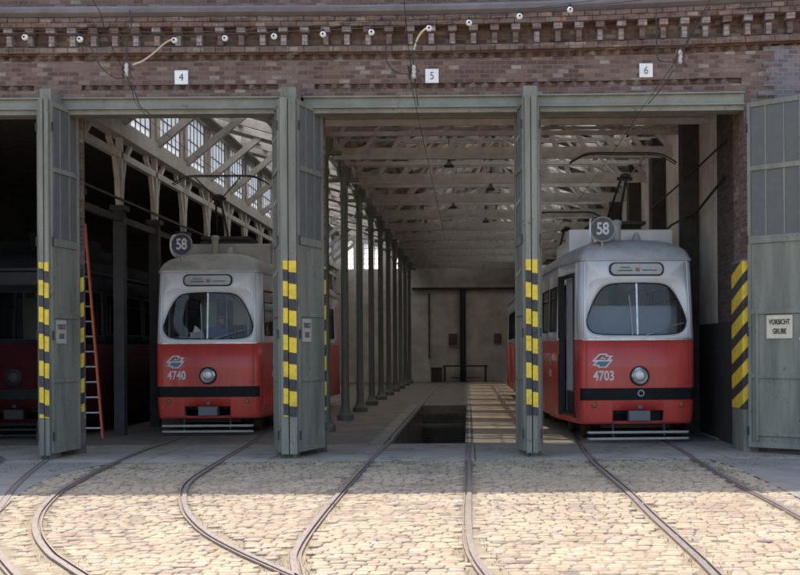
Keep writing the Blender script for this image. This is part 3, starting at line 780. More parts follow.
def edge_stripes(root, boxes, mats=('stripes_level','stripes_level_b')):
    for i, (x0,x1,y0,y1) in enumerate(boxes):
        mb = MB(); mb.box(x0,x1,y0,y1,.64,3.02); mb.build('hazard_stripes', mats[i%2], root)
# gate A
def gate(x0, x1, left, right, label, signs, zoff=0):
    g = empty('folding_gate', ((x0+x1)/2, 17.0, 0)); tag(g, label, 'gate', 'green steel folding gates of the shed')
    inv = Matrix.Translation((-(x0+x1)/2, -17.0, 0))
    before = set(C.objects)
    xm = (x0+x1)/2
    mb = MB(); mb.box(x0, xm-.008, 16.98, 17.05, .06, 5.52); mb.box(xm+.008, x1, 16.98, 17.05, .06, 5.52)
    mb.build('edge_stile', 'gate_green', g, bevel=.005)
    mb = MB(); mb.box(xm-.03, xm+.03, 17.0, 17.06, .0, .3); mb.box(x0+.01,x0+.04,17,17.05,0,.06); mb.build('floor_bolt', 'rust_metal', g)
    edge_stripes(g, [(x0+(.0 if x1-x0<.2 else .04), xm-.009, 16.965, 16.979), (xm+.009, x1-.001, 16.965, 16.979)])
    if left: 
        FLIP[0] = 1; leaf_parts(g, (x0+.005, 17.03), left, None, side=1)
    if right:
        FLIP[0] = 1; leaf_parts(g, (x1-.005, 17.03), right, signs, .28, side=-1)
    # handles sticking out
    mb = MB()
    for z in (2.9, 4.0, 5.0):
        if left:
            v = Vector((left[0]-x0, left[1]-17.0)); p = Vector((x0, 17.03))+v*.35
            mb.beam((p.x-.02,p.y,z),(p.x-.09,p.y+.02,z-.1),.02,.03)
    if mb.v: mb.build('handle', 'gate_green', g)
    for ob in set(C.objects)-before:
        if ob.parent is g: ob.matrix_parent_inverse = inv
    return g
gate(-6.55, -6.40, (-6.72,17.9), (-6.283,17.9), 'folded green gate leaves beside the orange ladder, left of bay 4', (.3,.36,1.96,'sign_grey'))
gate(-2.86, -2.617, (-3.093,17.9), (-2.35,17.9), 'folded green gate leaves between bays 4 and 5, by the tram numbered 4740', (.3,.36,1.96,'sign_grey'))
gate(.888, 1.07, (.8056,17.9), (1.155,17.9), 'narrow folded green gate between bays 5 and 6, without any sign', None)
# gate D swung out at the right
g = empty('swung_gate', (4.43, 17.5, 0)); tag(g, 'wide glazed green gate leaf swung open with cream warning sign', 'gate', 'green steel folding gates of the shed')
before = set(C.objects)
hx, hy = 4.43, 17.5; ex, ey = 5.13, 16.92; ex2, ey2 = 6.6, 16.75
FLIP[0] = 1
leaf_parts(g, (hx,hy), (ex,ey), (.42,.36,1.97,'sign_cream'), .52, side=-1)
leaf_parts(g, (ex+.02,ey), (ex2,ey2), None, side=-1)
d = Vector((ex-hx,ey-hy)).normalized(); nn = Vector((d.y,-d.x))
mb = MB()
for (u0,z0,u1,z1) in ((.14,.2,.14,2.2),(.14,2.2,.88,2.2),(.14,.3,.88,.3)):
    a = Vector((hx,hy))+d*u0+nn*.03; b = Vector((hx,hy))+d*u1+nn*.03
    mb.beam((a.x,a.y,z0),(b.x,b.y,z1),.05,.05)
mb.build('wicket_frame', 'gate_green', g, bevel=.004)
mb = MB(); a = Vector((hx,hy))+d*.86+nn*.05; mb.beam((a.x,a.y,2.0-.2),(a.x+.02,a.y-.02,1.72),.03,.03); mb.build('handle', 'aluminium', g)
for ob in set(C.objects)-before:
    if ob.parent is g: ob.matrix_parent_inverse = Matrix.Translation((-4.43,-17.5,0))

# number plates
for n_, px, py, lab in (('4',181.5,77.5,'white square number plate 4 on the brick above the leftmost tram'),('5',432,76,'white square number plate 5 on the brick above the empty pit bay'),('6',646,70.5,'white square number plate 6 on the brick above the rightmost tram')):
    p = P(px, py, DF-.02)
    mb = MB(); mb.box(p.x-.105,p.x+.105,DF-.035,DF-.003,p.z-.11,p.z+.11)
    s = mb.build('number_plate', 'sign_white', bevel=.004); tag(s, lab, 'sign', 'white bay number plates')
    vs, fs = text_mb(n_, .17, .9, -.001, 1, .002)
    mb = MB(); mb.add([(p.x+u, DF-.0375-ww, p.z+v-.005) for (u,v,ww) in vs], fs); mb.build('digit', 'ink', s)

# ------------------------------------------------------------------ trams
ZS, ZB, ZR = .33, 1.81, 3.23
def U(x, y, z):
    t = max(0, (z-ZB)/(ZR-ZB)); t = min(t, 1.0); f = max(0, 1-y/1.7)
    xx = x*(1-.035*t); yy = y+.13*t*f
    if z < .95: q = (.95-z)/.62; xx *= 1-.03*q*q; yy += .05*q*q*f
    return (xx, yy, z)
CORN = [(.92,.06),(.975,.09),(1.01,.145),(1.03,.22),(1.04,.32)]
HALF = [(0,0),(.24,.004),(.47,.016),(.7,.035)]+CORN
def fy(x):
    ax = abs(x); pts = HALF
    for i in range(len(pts)-1):
        if pts[i][0] <= ax <= pts[i+1][0]:
            t = (ax-pts[i][0])/(pts[i+1][0]-pts[i][0]); return pts[i][1]+t*(pts[i+1][1]-pts[i][1])
    return .32
def front(mb, vs, fs, x0, z0, lift=.005):
    mb.add([(lambda q: (q[0], q[1]-lift-ww, q[2]))(U(x0+u, fy(x0+u), z0+v)) for (u,v,ww) in vs], fs)
def rrect(hw, hh, r, n=5):
    out = []
    for (cx, cz, a0) in ((hw-r,hh-r,0),(-hw+r,hh-r,PI/2),(-hw+r,-hh+r,PI),(hw-r,-hh+r,3*PI/2)):
        for k in range(n+1): a = a0+PI/2*k/n; out.append((cx+r*math.cos(a), cz+r*math.sin(a)))
    return out
def superloop(pts, n=72):
    """resample closed polygon by angle about its centre"""
    k = len(pts); L_ = [0]
    return pts
def ray_loop(poly, c, n):
    out = []
    for i in range(n):
        a = 2*PI*i/n; dx, dz = math.cos(a), math.sin(a); best = None
        for j in range(len(poly)):
            x1, z1 = poly[j][0]-c[0], poly[j][1]-c[1]; x2, z2 = poly[(j+1)%len(poly)][0]-c[0], poly[(j+1)%len(poly)][1]-c[1]
            ex, ez = x2-x1, z2-z1; den = dx*ez-dz*ex
            if abs(den) < 1e-9: continue
            t = (x1*ez-z1*ex)/den; s = (x1*dz-z1*dx)/den
            if t > 0 and -1e-6 <= s <= 1+1e-6 and (best is None or t > best): best = t
        out.append((c[0]+dx*best, c[1]+dz*best))
    return out
def smooth_poly(ctrl, n=6):
    P_ = [Vector((a,b,0)) for a,b in ctrl]; k = len(P_); out = []
    for i in range(k):
        a, b, c, d = P_[i-1], P_[i], P_[(i+1)%k], P_[(i+2)%k]
        for j in range(n):
            t = j/n; q = .5*((2*b)+(c-a)*t+(2*a-5*b+4*c-d)*t*t+(3*b-a-3*c+d)*t*t*t); out.append((q.x,q.y))
    return out
GLASS = smooth_poly([(0,2.795),(.3,2.79),(.52,2.76),(.65,2.66),(.77,2.46),(.87,2.2),(.88,2.08),(.80,1.95),(.62,1.9),(.3,1.89),(0,1.888),(-.3,1.89),(-.62,1.9),(-.80,1.95),(-.88,2.08),(-.87,2.2),(-.77,2.46),(-.65,2.66),(-.52,2.76),(-.3,2.79)])
BROW = smooth_poly([(0,2.875),(.4,2.87),(.7,2.86),(.83,2.80),(.885,2.66),(.9,2.4),(.905,2.1),(.85,1.92),(.65,1.875),(.3,1.868),(0,1.866),(-.3,1.868),(-.65,1.875),(-.85,1.92),(-.905,2.1),(-.9,2.4),(-.885,2.66),(-.83,2.80),(-.7,2.86),(-.4,2.87)])
def make_tram(loc, yaw, number, label, L_=9.0, in_shade=False, driver=False, door_open=True, beige_roof=False, screen_panel=False, details=True):
    red = 'shaded_red' if in_shade else 'tram_red'; white = 'shaded_white' if in_shade else 'tram_white'; roofm = 'shaded_white' if in_shade else ('tram_roof_beige' if beige_roof else 'tram_roof')  # the tram in the leftmost bay takes the shade-darkened colours
    T = empty('tram_car', loc, yaw); tag(T, label, 'tram', 'red and white trams parked in the shed')
    SW = 1.2; YB = 1.7
    # --- lower body
    mb = MB(); zs = [ZS,.38,.45,.57,.75,.95,1.3,1.81]
    fx = sorted({-v[0] for v in HALF}|{v[0] for v in HALF}|{-.45,.45})
    for i in range(len(fx)-1):
        for j in range(len(zs)-1):
            if -.451 < fx[i] and fx[i+1] < .451 and .379 < zs[j] and zs[j+1] < .571: continue
            q = [U(fx[i],fy(fx[i]),zs[j]),U(fx[i+1],fy(fx[i+1]),zs[j]),U(fx[i+1],fy(fx[i+1]),zs[j+1]),U(fx[i],fy(fx[i]),zs[j+1])]
            mb.add(q, [(0,1,2,3)])
    def side(mb, s, y0, x0, y1, x1, za, zb_, holes):
        """vertical wall from (x0,y0) to (x1,y1) on side s with rectangular holes [(u0,u1,z0,z1)]"""
        us = sorted({0,1}|{v for h in holes for v in h[:2]}); zz = sorted({za,zb_}|{v for h in holes for v in h[2:] if za < v < zb_}|{z for z in (.45,.6,.95) if za < z < zb_})
        for i in range(len(us)-1):
            for j in range(len(zz)-1):
                cu, cz = (us[i]+us[i+1])/2, (zz[j]+zz[j+1])/2
                if any(h[0]<cu<h[1] and h[2]<cz<h[3] for h in holes): continue
                f = lambda u, z: U(s*(x0+(x1-x0)*u), y0+(y1-y0)*u, z)
                mb.add([f(us[i],zz[j]),f(us[i+1],zz[j]),f(us[i+1],zz[j+1]),f(us[i],zz[j+1])], [(0,1,2,3)])
    door = [(.12,.9,.45,2.98)]
    side(mb,-1,.32,1.04,YB,SW,ZS,ZB,door); side(mb,1,.32,1.04,YB,SW,ZS,ZB,[])
    nL = L_-YB
    side(mb,-1,YB,SW,L_,SW,ZS,ZB,[]); side(mb,1,YB,SW,L_,SW,ZS,ZB,[])
    mb.add([(-SW,L_,ZS),(SW,L_,ZS),(SW,L_,ZB),(-SW,L_,ZB)], [(0,1,2,3)])
    o = mb.build('lower_body', red, T, smooth=35, merge=True)
    sm = o.modifiers.new('s','SOLIDIFY'); sm.thickness = .03; sm.offset = -1
    # --- upper body
    mb = MB(); n = 96; c = (0, 2.35)
    outer = ray_loop([(-.92,ZB),(.92,ZB),(.92,ZR),(-.92,ZR)], c, n)
    # snap corners
    for k in range(n):
        a = 2*PI*k/n
    brow = ray_loop(BROW, c, n); gl = ray_loop(GLASS, c, n)
    # destination window hole is laid on top of the panel
    def ring(pts, dy): return [(lambda q: (q[0], q[1]+dy, q[2]))(U(x, fy(x), z)) for x, z in pts]
    loops = [ring(outer,0), ring([(b[0]+(o_[0]-b[0])*.12, b[1]+(o_[1]-b[1])*.12) for b, o_ in zip(brow,outer)],0), ring(brow,.012), ring([(g_[0]*.6+b[0]*.4, g_[1]*.6+b[1]*.4) for g_, b in zip(gl,brow)],.05), ring(gl,.065)]
    vs = [v for lp in loops for v in lp]; fs = []
    for i in range(len(loops)-1):
        for j in range(n): fs.append((i*n+j,i*n+(j+1)%n,(i+1)*n+(j+1)%n,(i+1)*n+j))
    mb.add(vs, fs)
    # corner triangles missed by the ray loop
    for sx in (-1,1):
        for zz in (ZB, ZR):
            a = math.atan2(zz-c[1], sx*.92); a = a % (2*PI); k = int(a/(2*PI)*n)
            p, q = outer[k], outer[(k+1)%n]
            mb.add([ring([p],0)[0], ring([q],0)[0], ring([(sx*.92,zz)],0)[0]], [(0,1,2)])
    for s in (-1,1):
        for i in range(len(CORN)-1):
            for (za,zb_) in ((ZB,2.4),(2.4,ZR)):
                a, b = CORN[i], CORN[i+1]
                mb.add([U(s*a[0],a[1],za),U(s*b[0],b[1],za),U(s*b[0],b[1],zb_),U(s*a[0],a[1],zb_)], [(0,1,2,3)])
    WZ = (1.98, 2.84)
    side(mb,-1,.32,1.04,YB,SW,ZB,ZR,door); cabwin = [(.06,.92,1.95,2.86)]; side(mb,1,.32,1.04,YB,SW,ZB,ZR,cabwin)
    nw = int(nL/1.3); holes = []
    for k in range(nw): a = (k*1.3+.1)/nL; holes.append((a, a+1.12/nL, WZ[0], WZ[1]))
    side(mb,-1,YB,SW,L_,SW,ZB,ZR,holes); side(mb,1,YB,SW,L_,SW,ZB,ZR,holes)
    mb.add([U(-SW,L_,ZB),U(SW,L_,ZB),U(SW,L_,ZR),U(-SW,L_,ZR)], [(0,1,2,3)])
    ub = mb.build('upper_body', white, T, smooth=35, merge=True)
    sm = ub.modifiers.new('s','SOLIDIFY'); sm.thickness = .025; sm.offset = -1
    # --- side windows (glass + rubber)
    def pane(s, y0, x0, y1, x1, h, drop=True):
        f = lambda u, z, d: (lambda q: (q[0]+s*d, q[1], q[2]))(U(s*(x0+(x1-x0)*u), y0+(y1-y0)*u, z))
        mb = MB(); t = .03/ math.hypot(x1-x0,y1-y0)
        for (ua,ub_,za,zb_) in ((h[0],h[1],h[2],h[2]+.03),(h[0],h[1],h[3]-.03,h[3]),(h[0],h[0]+t,h[2]+.03,h[3]-.03),(h[1]-t,h[1],h[2]+.03,h[3]-.03),(h[0]+t,h[1]-t,h[3]-.25,h[3]-.23)):
            vs = [f(u,z,dd) for dd in (-.03,.008) for (u,z) in ((ua,za),(ub_,za),(ub_,zb_),(ua,zb_))]
            mb.add(vs, [(0,3,2,1),(4,5,6,7),(0,1,5,4),(1,2,6,5),(2,3,7,6),(3,0,4,7)])
        wf = mb.build('side_window', 'rubber', T)
        mb = MB(); mb.add([f(u,z,-.012) for (u,z) in ((h[0],h[2]),(h[1],h[2]),(h[1],h[3]),(h[0],h[3]))], [(0,1,2,3)]); mb.build('pane', 'shaded_glass' if in_shade else 'tram_glass', wf)
    pane(1,.32,1.04,YB,SW,cabwin[0])
    for h in holes:
        for s in (-1,1): pane(s,YB,SW,L_,SW,h)
    # --- roof
    outl = [(-SW,L_),(-SW,(YB+L_)/2),(-SW,YB),(-1.11,1.0)]+[(-a,b) for a,b in CORN[::-1]]+[(-a,b) for a,b in HALF[3:0:-1]]+HALF[:4]+CORN+[(1.11,1.0),(SW,YB),(SW,(YB+L_)/2),(SW,L_)]
    lv = []
    for t in (0,0.001,.12,.25,.4,.55,.7,.85,1.0):
        a = t*PI/2; lp = []
        for (x,y) in outl:
            q = U(x,y,ZR); k = math.cos(a)**.75 if t < 1 else 0.0
            f = max(0,1-y/3.0); out_ = .012 if t == 0.001 else 0
            lp.append((q[0]*k*(1+out_), q[1]+1.15*f*(1-math.cos(a))-out_*.8, ZR+(.42*math.sin(a))))
        lv.append(lp)
    mb = MB(); k = len(outl); mb.add([v for lp in lv for v in lp], [(i*k+j,i*k+j+1,(i+1)*k+j+1,(i+1)*k+j) for i in range(len(lv)-1) for j in range(k-1)])
    roof = mb.build('roof', roofm, T, smooth=50, merge=True)
    mb = MB(); pts = [(lambda q:(q[0]*1.012,q[1]-.012,ZR-.012))(U(x,y,ZR)) for x,y in outl]
    for i in range(len(pts)-1): mb.beam(pts[i],pts[i+1],.03,.045)
    mb.build('roof_gutter', 'dark_metal' if in_shade else 'pale_grey', roof)
    mb = MB(); v = .98
    mb.box(-v,v,1.55,1.6,3.45,3.89); mb.box(-v,-v+.04,1.6,2.0,3.4,3.89); mb.box(v-.04,v,1.6,2.0,3.4,3.89); mb.box(-v,v,2.0,2.04,3.4,3.89); mb.box(-v+.05,v-.05,2.05,3.8,3.5,3.75)
    mb.build('roof_box', roofm if beige_roof or in_shade else white, T, bevel=.02)
    mb = MB(); mb.lathe((-.12,1.3,3.62),(0,0,1),[(.07,-.05),(.07,.33),(.085,.34),(.085,.4),(.05,.42)],14); mb.lathe((.22,1.2,3.6),(0,0,1),[(.09,0),(.08,.1),(.04,.18),(.01,.2)],12)
    mb.build('roof_vent', roofm, T, smooth=40)
    # --- glass of windscreen
    mb = MB(); g2 = ring(gl,.06); cc = U(0,0,2.35); mb.add(g2+[(cc[0],cc[1]+.055,cc[2])], [(i,(i+1)%n,n) for i in range(n)])
    ws = mb.build('windscreen', 'shaded_glass' if in_shade else 'tram_glass', T, smooth=60)
    mb = MB(); mb.tube(ring(gl,.05)+[ring(gl,.05)[0]], .012, 6); mb.build('windscreen_rubber', 'rubber', ws)
    mb = MB(); a, b = U(0,0,1.89), U(0,0,2.79); mb.beam((0,a[1]+.05,1.89),(0,b[1]+.05,2.79),.028,.03); mb.build('centre_bar', 'shaded_white' if in_shade else 'aluminium', ws)
    if details:
        mb = MB(); a, b = U(-.1,0,1.9), U(-.14,0,2.58); mb.tube([(-.1,a[1]-.02,1.88),(-.11,(a[1]+b[1])/2+.01,2.2),(-.14,b[1]+.03,2.58)],.008); mb.build('wiper','aluminium',T)
        mb = MB(); mb.tube([(.14,-.01,1.88),(.5,.06,2.0),(.84,.14,2.1)],.009); mb.build('wiper','aluminium',T)
        mb = MB(); zb_ = ZB; pts = [(lambda q:(q[0],q[1]-.006,ZB))(U(x,fy(x),ZB)) for x in [i*.08 for i in range(-12,13)]]
        for i in range(len(pts)-1): mb.beam(pts[i],pts[i+1],.02,.035)
        mb.build('belt_trim','aluminium',T)
    # --- destination box
    hw, hh = .5,.12; cz = 3.04
    for (sc, nm, mt, lift) in ((1.0,'destination_box','rubber',.03),(.9,'destination_glass','display_glass',.036)):
        lp = rrect(hw*(1 if sc==1 else .93), hh*(1 if sc==1 else .78), .1*(1 if sc==1 else .85), 6); kk = len(lp)
        f1 = [(lambda q:(q[0],q[1]-lift,q[2]))(U(x,fy(x),cz+z)) for x,z in lp]; f0 = [(lambda q:(q[0],q[1]+.02,q[2]))(U(x,fy(x),cz+z)) for x,z in lp]
        mb = MB(); mb.add(f1+f0, [tuple(range(kk))]+[(i,(i+1)%kk,kk+(i+1)%kk,kk+i) for i in range(kk)])
        par = T if sc == 1 else DB
        ob = mb.build(nm, mt if not in_shade else 'rubber', par)
        if sc == 1: DB = ob
    if details:
        mb = MB(); q = .037
        for (x0,x1,z0,z1) in ((-.34,-.08,-.035,-.015),(-.3,-.12,.02,.034),(.1,.36,-.03,-.012)):
            lp = [(x0,z0),(x1,z0),(x1,z1),(x0,z1)]; mb.add([(lambda r:(r[0],r[1]-.039,r[2]))(U(x,fy(x),cz+z)) for x,z in lp], [(0,1,2,3)])
        mb.build('display_marks','ink_faded',DB)
        mb = MB(); lp = [(-.02,-.04),(.05,-.04),(.05,.02),(-.02,.02)]; mb.add([(lambda r:(r[0],r[1]-.039,r[2]))(U(x,fy(x),cz+z)) for x,z in lp], [(0,1,2,3)]); mb.build('display_symbol','amber',DB)
    # --- band, headlight, coupler, lamps
    mb = MB(); xs_ = [-1.0,-.975,-.92,-.8,-.6,-.4,-.2,0,.2,.4,.6,.8,.92,.975,1.0]
    vs = []
    for (z_, l_) in ((.75,.0),(.755,.018),(.95,.018),(.96,.0)):
        for x in xs_: q = U(x,fy(x),z_); vs.append((q[0]*(1+l_*.6),q[1]-l_,q[2]))
    k = len(xs_); mb.add(vs, [(i*k+j,i*k+j+1,(i+1)*k+j+1,(i+1)*k+j) for i in range(3) for j in range(k-1)])
    band = mb.build('bumper_band','black_band',T)
    hz = 1.17
    mb = MB(); mb.lathe((.02,-.0,hz),(0,-1,0),[(.172,-.03),(.172,.02),(.16,.035),(.15,.035)],32); hl = mb.build('headlight','rubber',T,smooth=40)
    mb = MB(); mb.lathe((.02,-.035,hz),(0,-1,0),[(.152,0),(.15,.035),(.128,.05),(.115,.035),(.11,.02)],32); mb.build('headlight_rim','chrome' if not in_shade else 'dark_metal',hl,smooth=40)
    mb = MB(); mb.lathe((.02,-.055,hz),(0,-1,0),[(.118,0),(.1,.02),(.065,.03),(.02,.034)],32); mb.build('headlight_lens','aluminium' if not in_shade else 'dark_metal',hl,smooth=60)
    mb = MB(); mb.box(-.452,.452,.03,.4,.375,.575)
    mb2 = MB(); mb2.add([(x,y,z) for (x,y,z) in ((-.452,.03,.375),(.452,.03,.375),(.452,.03,.575),(-.452,.03,.575),(-.452,.3,.375),(.452,.3,.375),(.452,.3,.575),(-.452,.3,.575))], [(4,5,6,7),(0,1,5,4),(3,2,6,7),(0,3,7,4),(1,2,6,5)])
    rc = mb2.build('coupler_recess','rubber',T)
    mb = MB(); mb.box(-.17,.2,-.03,.2,.385,.565); mb.box(-.15,.18,-.04,-.03,.4,.55); mb.box(-.01,.06,-.02,.03,.6,.66); mb.build('coupler','dark_metal' if in_shade else 'gutter_metal',rc,bevel=.01)
    if details:
        for s in (-1,1):
            q = U(s*.77,fy(.77),.66); mb = MB(); mb.lathe((q[0],q[1]+.01,.67),(0,-1,0),[(.05,0),(.05,.03),(.03,.045)],14); mb.build('marker_lamp','amber',T)
    mb = MB()
    if details:
        for s_ in (-1,1):
            for (za,zb_) in ((.36,.74),(.97,1.79)):
                mb.beam((lambda q:(q[0],q[1]-.001,q[2]))(U(s_*.9,fy(.9),za)),(lambda q:(q[0],q[1]-.001,q[2]))(U(s_*.9,fy(.9),zb_)),.007,.006,(0,1,0))
            for (za,zb_) in ((1.83,3.2),):
                mb.beam((lambda q:(q[0],q[1]-.001,q[2]))(U(s_*.955,fy(.955),za)),(lambda q:(q[0],q[1]-.001,q[2]))(U(s_*.955,fy(.955),zb_)),.006,.006,(0,1,0))
            for k in range(14):
                q = U(s_*.875,fy(.875),1.0+.057*k); mb.lathe((q[0],q[1]+.001,q[2]),(0,-1,0),[(.006,0),(.005,.003)],6)
        for k in range(30):
            x = -.84+.058*k; q = U(x,fy(x),.71); mb.lathe((q[0],q[1]+.001,.715),(0,-1,0),[(.005,0),(.004,.003)],6)
        mb.build('panel_seam','tram_seam',T)
    # --- lifeguard rails
    mb = MB()
    for z in (.08,.19): mb.tube([(-.88,.03,z),(-.86,-.02,z),(.86,-.02,z),(.88,.03,z)],.022,8)
    mb.build('lifeguard_rail','sign_grey' if not in_shade else 'dark_metal',T)
    mb = MB()
    for x in (-.45,.45): mb.beam((x,.0,.12),(x,.05,.36),.03,.04)
    mb.build('lifeguard_bracket','dark_metal',T)
    # --- bogies
    for yb in (2.3, 6.6):
        if yb > L_: continue
        mb = MB(); mb.box(-.62,.62,yb-1.2,yb+1.2,.2,.55); mb.box(-.95,.95,yb-1.1,yb+1.1,.3,.42); bg_ = mb.build('bogie','dark_metal',T)
        for dy in (-.85,.85):
            for s in (-1,1):
                mb = MB(); mb.lathe((s*.7175,yb+dy,.34),(1,0,0),[(.33,-.055),(.34,-.05),(.34,.05),(.33,.055)],24); mb.build('wheel','rust_metal',bg_)
    mb = MB(); mb.box(-1.05,1.05,.5,L_-.1,.5,.88); mb.box(-.6,.6,.3,.5,.25,.5); mb.build('underframe','dark_metal',T)
    mb = MB(); mb.box(-1.05,1.05,.4,L_-.1,.881,.9); mb.build('cabin_floor','cream_interior',T)
    # --- interior
    mb = MB(); mb.box(-.95,.95,.16,.45,1.0,1.84); mb.build('dashboard','dark_metal',T,bevel=.03)
    for k in range(5):
        for s in (-.62,.62):
            y = 2.6+k*1.15
            if y > L_-.8: continue
            mb = MB(); mb.box(s-.35,s+.35,y,y+.4,1.28,1.33); mb.box(s-.35,s+.35,y+.38,y+.42,1.33,1.85); mb.box(s-.03,s+.03,y+.1,y+.3,.9,1.28); mb.build('passenger_seat','seat_wood',T)
    mb = MB()
    for (x,y) in ((-.55,1.9),(-.3,1.9),(.35,2.3),(-.35,3.4),(.35,4.6),(-.35,5.8)): mb.tube([(x,y,.9),(x,y,3.1)],.018,8)
    mb.build('grab_pole','aluminium',T)
    mb = MB(); mb.box(-.5,-.2,1.75,1.78,1.9,2.75); mb.box(.15,.5,1.75,1.78,2.2,2.75); mb.build('cab_screen','cream_interior',T)
    if screen_panel:
        mb = MB(); mb.box(-.86,.86,.75,.78,1.5,2.42); mb.build('reflection_panel','blue_grey_panel',T)  # added panel whose colour stands for the reflection low in the windscreen
    # --- door side
    A_ = Vector((-1.04,.32)); Bv = Vector((-SW,YB)); dv = Bv-A_
    def DP(u, v, z):   # v inward
        p = A_+dv*u; q = U(p.x,p.y,z); return (q[0]+v, q[1]+v*.09, z)
    def dbox(mb,u0,u1,v0,v1,z0,z1):
        vs = [DP(u,v,z) for z in (z0,z1) for (u,v) in ((u0,v0),(u1,v0),(u1,v1),(u0,v1))]
        mb.add(vs, [(0,3,2,1),(4,5,6,7),(0,1,5,4),(1,2,6,5),(2,3,7,6),(3,0,4,7)])
    mb = MB(); dbox(mb,.09,.14,-.03,.06,.42,3.0); dbox(mb,.84,.95,-.03,.06,.42,3.0); dbox(mb,.14,.84,-.03,.06,2.94,3.0); dr = mb.build('entrance_door','rubber' if not in_shade else 'shaded_red',T)
    mb = MB(); dbox(mb,.3,.84,.1,.13,.5,2.94); dbox(mb,.141,.29,.06,.4,.5,.52) ; mb.build('door_leaf','pale_grey' if not in_shade else 'shaded_white',dr)
    mb = MB(); dbox(mb,.141,.28,.09,.12,1.2,2.8); mb.build('door_pane','rubber',dr)
    mb = MB(); dbox(mb,.1,.9,0,.5,.43,.5); mb.build('door_step','dark_metal',dr)
    if not in_shade:
        mb = MB(); dbox(mb,.2,.24,.03,.07,1.3,1.75); mb.build('door_handle','tram_red',dr)
        # handrail grip
    # --- route disc
    if number:
        rx, ry, rz = -.56,.32,3.76
        mb = MB(); mb.lathe((rx,ry,rz),(-.12,-1,0),[(.215,-.02),(.225,-.01),(.225,.01),(.215,.02)],36); disc = mb.build('route_disc','navy' if beige_roof else 'gutter_disc',T,smooth=30)
        mb = MB(); mb.lathe((rx,ry,rz),(-.12,-1,0),[(.2,.012),(.225,.012),(.225,.024),(.212,.024),(.212,.021),(.2,.021)],36) if False else mb.tube([(rx+.215*math.cos(t)*.993+.0,ry-.12*.215*math.cos(t)-.02,rz+.215*math.sin(t)) for t in [2*PI*i/36 for i in range(37)]],.009,6); mb.build('disc_rim','pale_grey',disc)
        vs, fs = text_mb('58',.3,.78,.006,.95,.004)
        mb = MB(); mb.add([(rx+u, ry-.03-ww-.12*u, rz+v-.0) for (u,v,ww) in vs], fs); mb.build('route_number','letter_white',disc)
        mb = MB(); mb.lathe((rx-.17,ry+.2,rz),(-1,.25,0),[(.22,-.015),(.225,-.01),(.225,.01),(.22,.015)],36); mb.build('side_disc','tram_white',T)
        mb = MB(); mb.tube([(rx,ry+.03,3.3),(rx,ry+.03,3.6)],.03); mb.tube([(rx-.15,ry+.2,3.35),(rx-.15,ry+.2,3.6)],.02); mb.build('disc_holder','warm_brass',T)
        # fleet number and emblem
        vs, fs = text_mb(number,.235,.78,.004,1.0,.001)
        mb = MB(); front(mb,vs,fs,-.6,1.17); mb.build('fleet_number','letter_white',T)
        em = empty('emblem'); em.parent = T
        def poly_on(name, pts, mt, lift, fn):
            mb = MB(); k = len(pts); mb.add([fn(x,z,lift) for x,z in pts]+[fn(x,z,0) for x,z in pts], [tuple(range(k))]+[(i,(i+1)%k,k+(i+1)%k,k+i) for i in range(k)]); return mb.build(name,mt,em)
        fr_ = lambda x,z,l: (lambda q:(q[0],q[1]-l,q[2]))(U(x,fy(x),z))
        ex_, ez_ = -.62, 1.44
        S = lambda pts: [(ex_+a*.18, ez_+b*.125) for a,b in pts]
        poly_on('emblem_outline', S([(-.98,.02),(-.32,.98),(.42,.98),(.46,.72),(1.0,.68),(.7,.22),(.98,.12),(.35,-.98),(-.4,-.98),(-.5,-.74),(-.98,-.66),(-.68,-.2),(-.98,-.12)]), 'letter_white', .005, fr_)
        poly_on('emblem_upper', S([(-.72,.1),(-.22,.8),(.28,.8),(.24,.56),(.66,.52),(.4,.1)]), 'emblem_red', .008, fr_)
        poly_on('emblem_flash', S([(-.35,.22),(.1,.6),(.05,.36),(.42,.36),(.1,.16),(.1,.28)]), 'letter_white', .011, fr_)
        poly_on('emblem_lower', S([(-.45,-.1),(.72,-.1),(.22,-.82),(-.28,-.82),(-.34,-.58),(-.72,-.52)]), 'emblem_blue', .008, fr_)
        # same markings on the flank
        for s in ((1,) if beige_roof else (-1,)):
            yo = 1.05 if s == 1 else 2.7
            xa = lambda y: U(s*(1.04+(SW-1.04)*min(1,(y-.32)/(YB-.32))),y,1.4)[0]
            mb = MB(); vs2, fs2 = text_mb(number,.2,.78,.003,1.0,.001)
            mb.add([(xa(yo+s*u)+s*(.006+ww), yo+s*u, 1.17+v) for (u,v,ww) in vs2], fs2); mb.build('fleet_number','letter_white',T)
            mb = MB(); pts = [(a*.16,b*.12) for a,b in [(-.98,.02),(-.32,.98),(.42,.98),(.46,.72),(1.0,.68),(.7,.22),(.98,.12),(.35,-.98),(-.4,-.98),(-.5,-.74),(-.98,-.66),(-.68,-.2)]]; k = len(pts)
            mb.add([(xa(yo+s*a)+s*.006, yo+s*a, 1.44+b) for a,b in pts], [tuple(range(k))]); mb.build('flank_emblem','letter_grey',T)
        if not beige_roof:
            mb = MB(); mb.tube([(.04+.05*math.cos(t),-.026,.87+.05*math.sin(t)) for t in [2*PI*i/20 for i in range(21)]],.013,6); mb.build('band_ring','letter_grey',band)
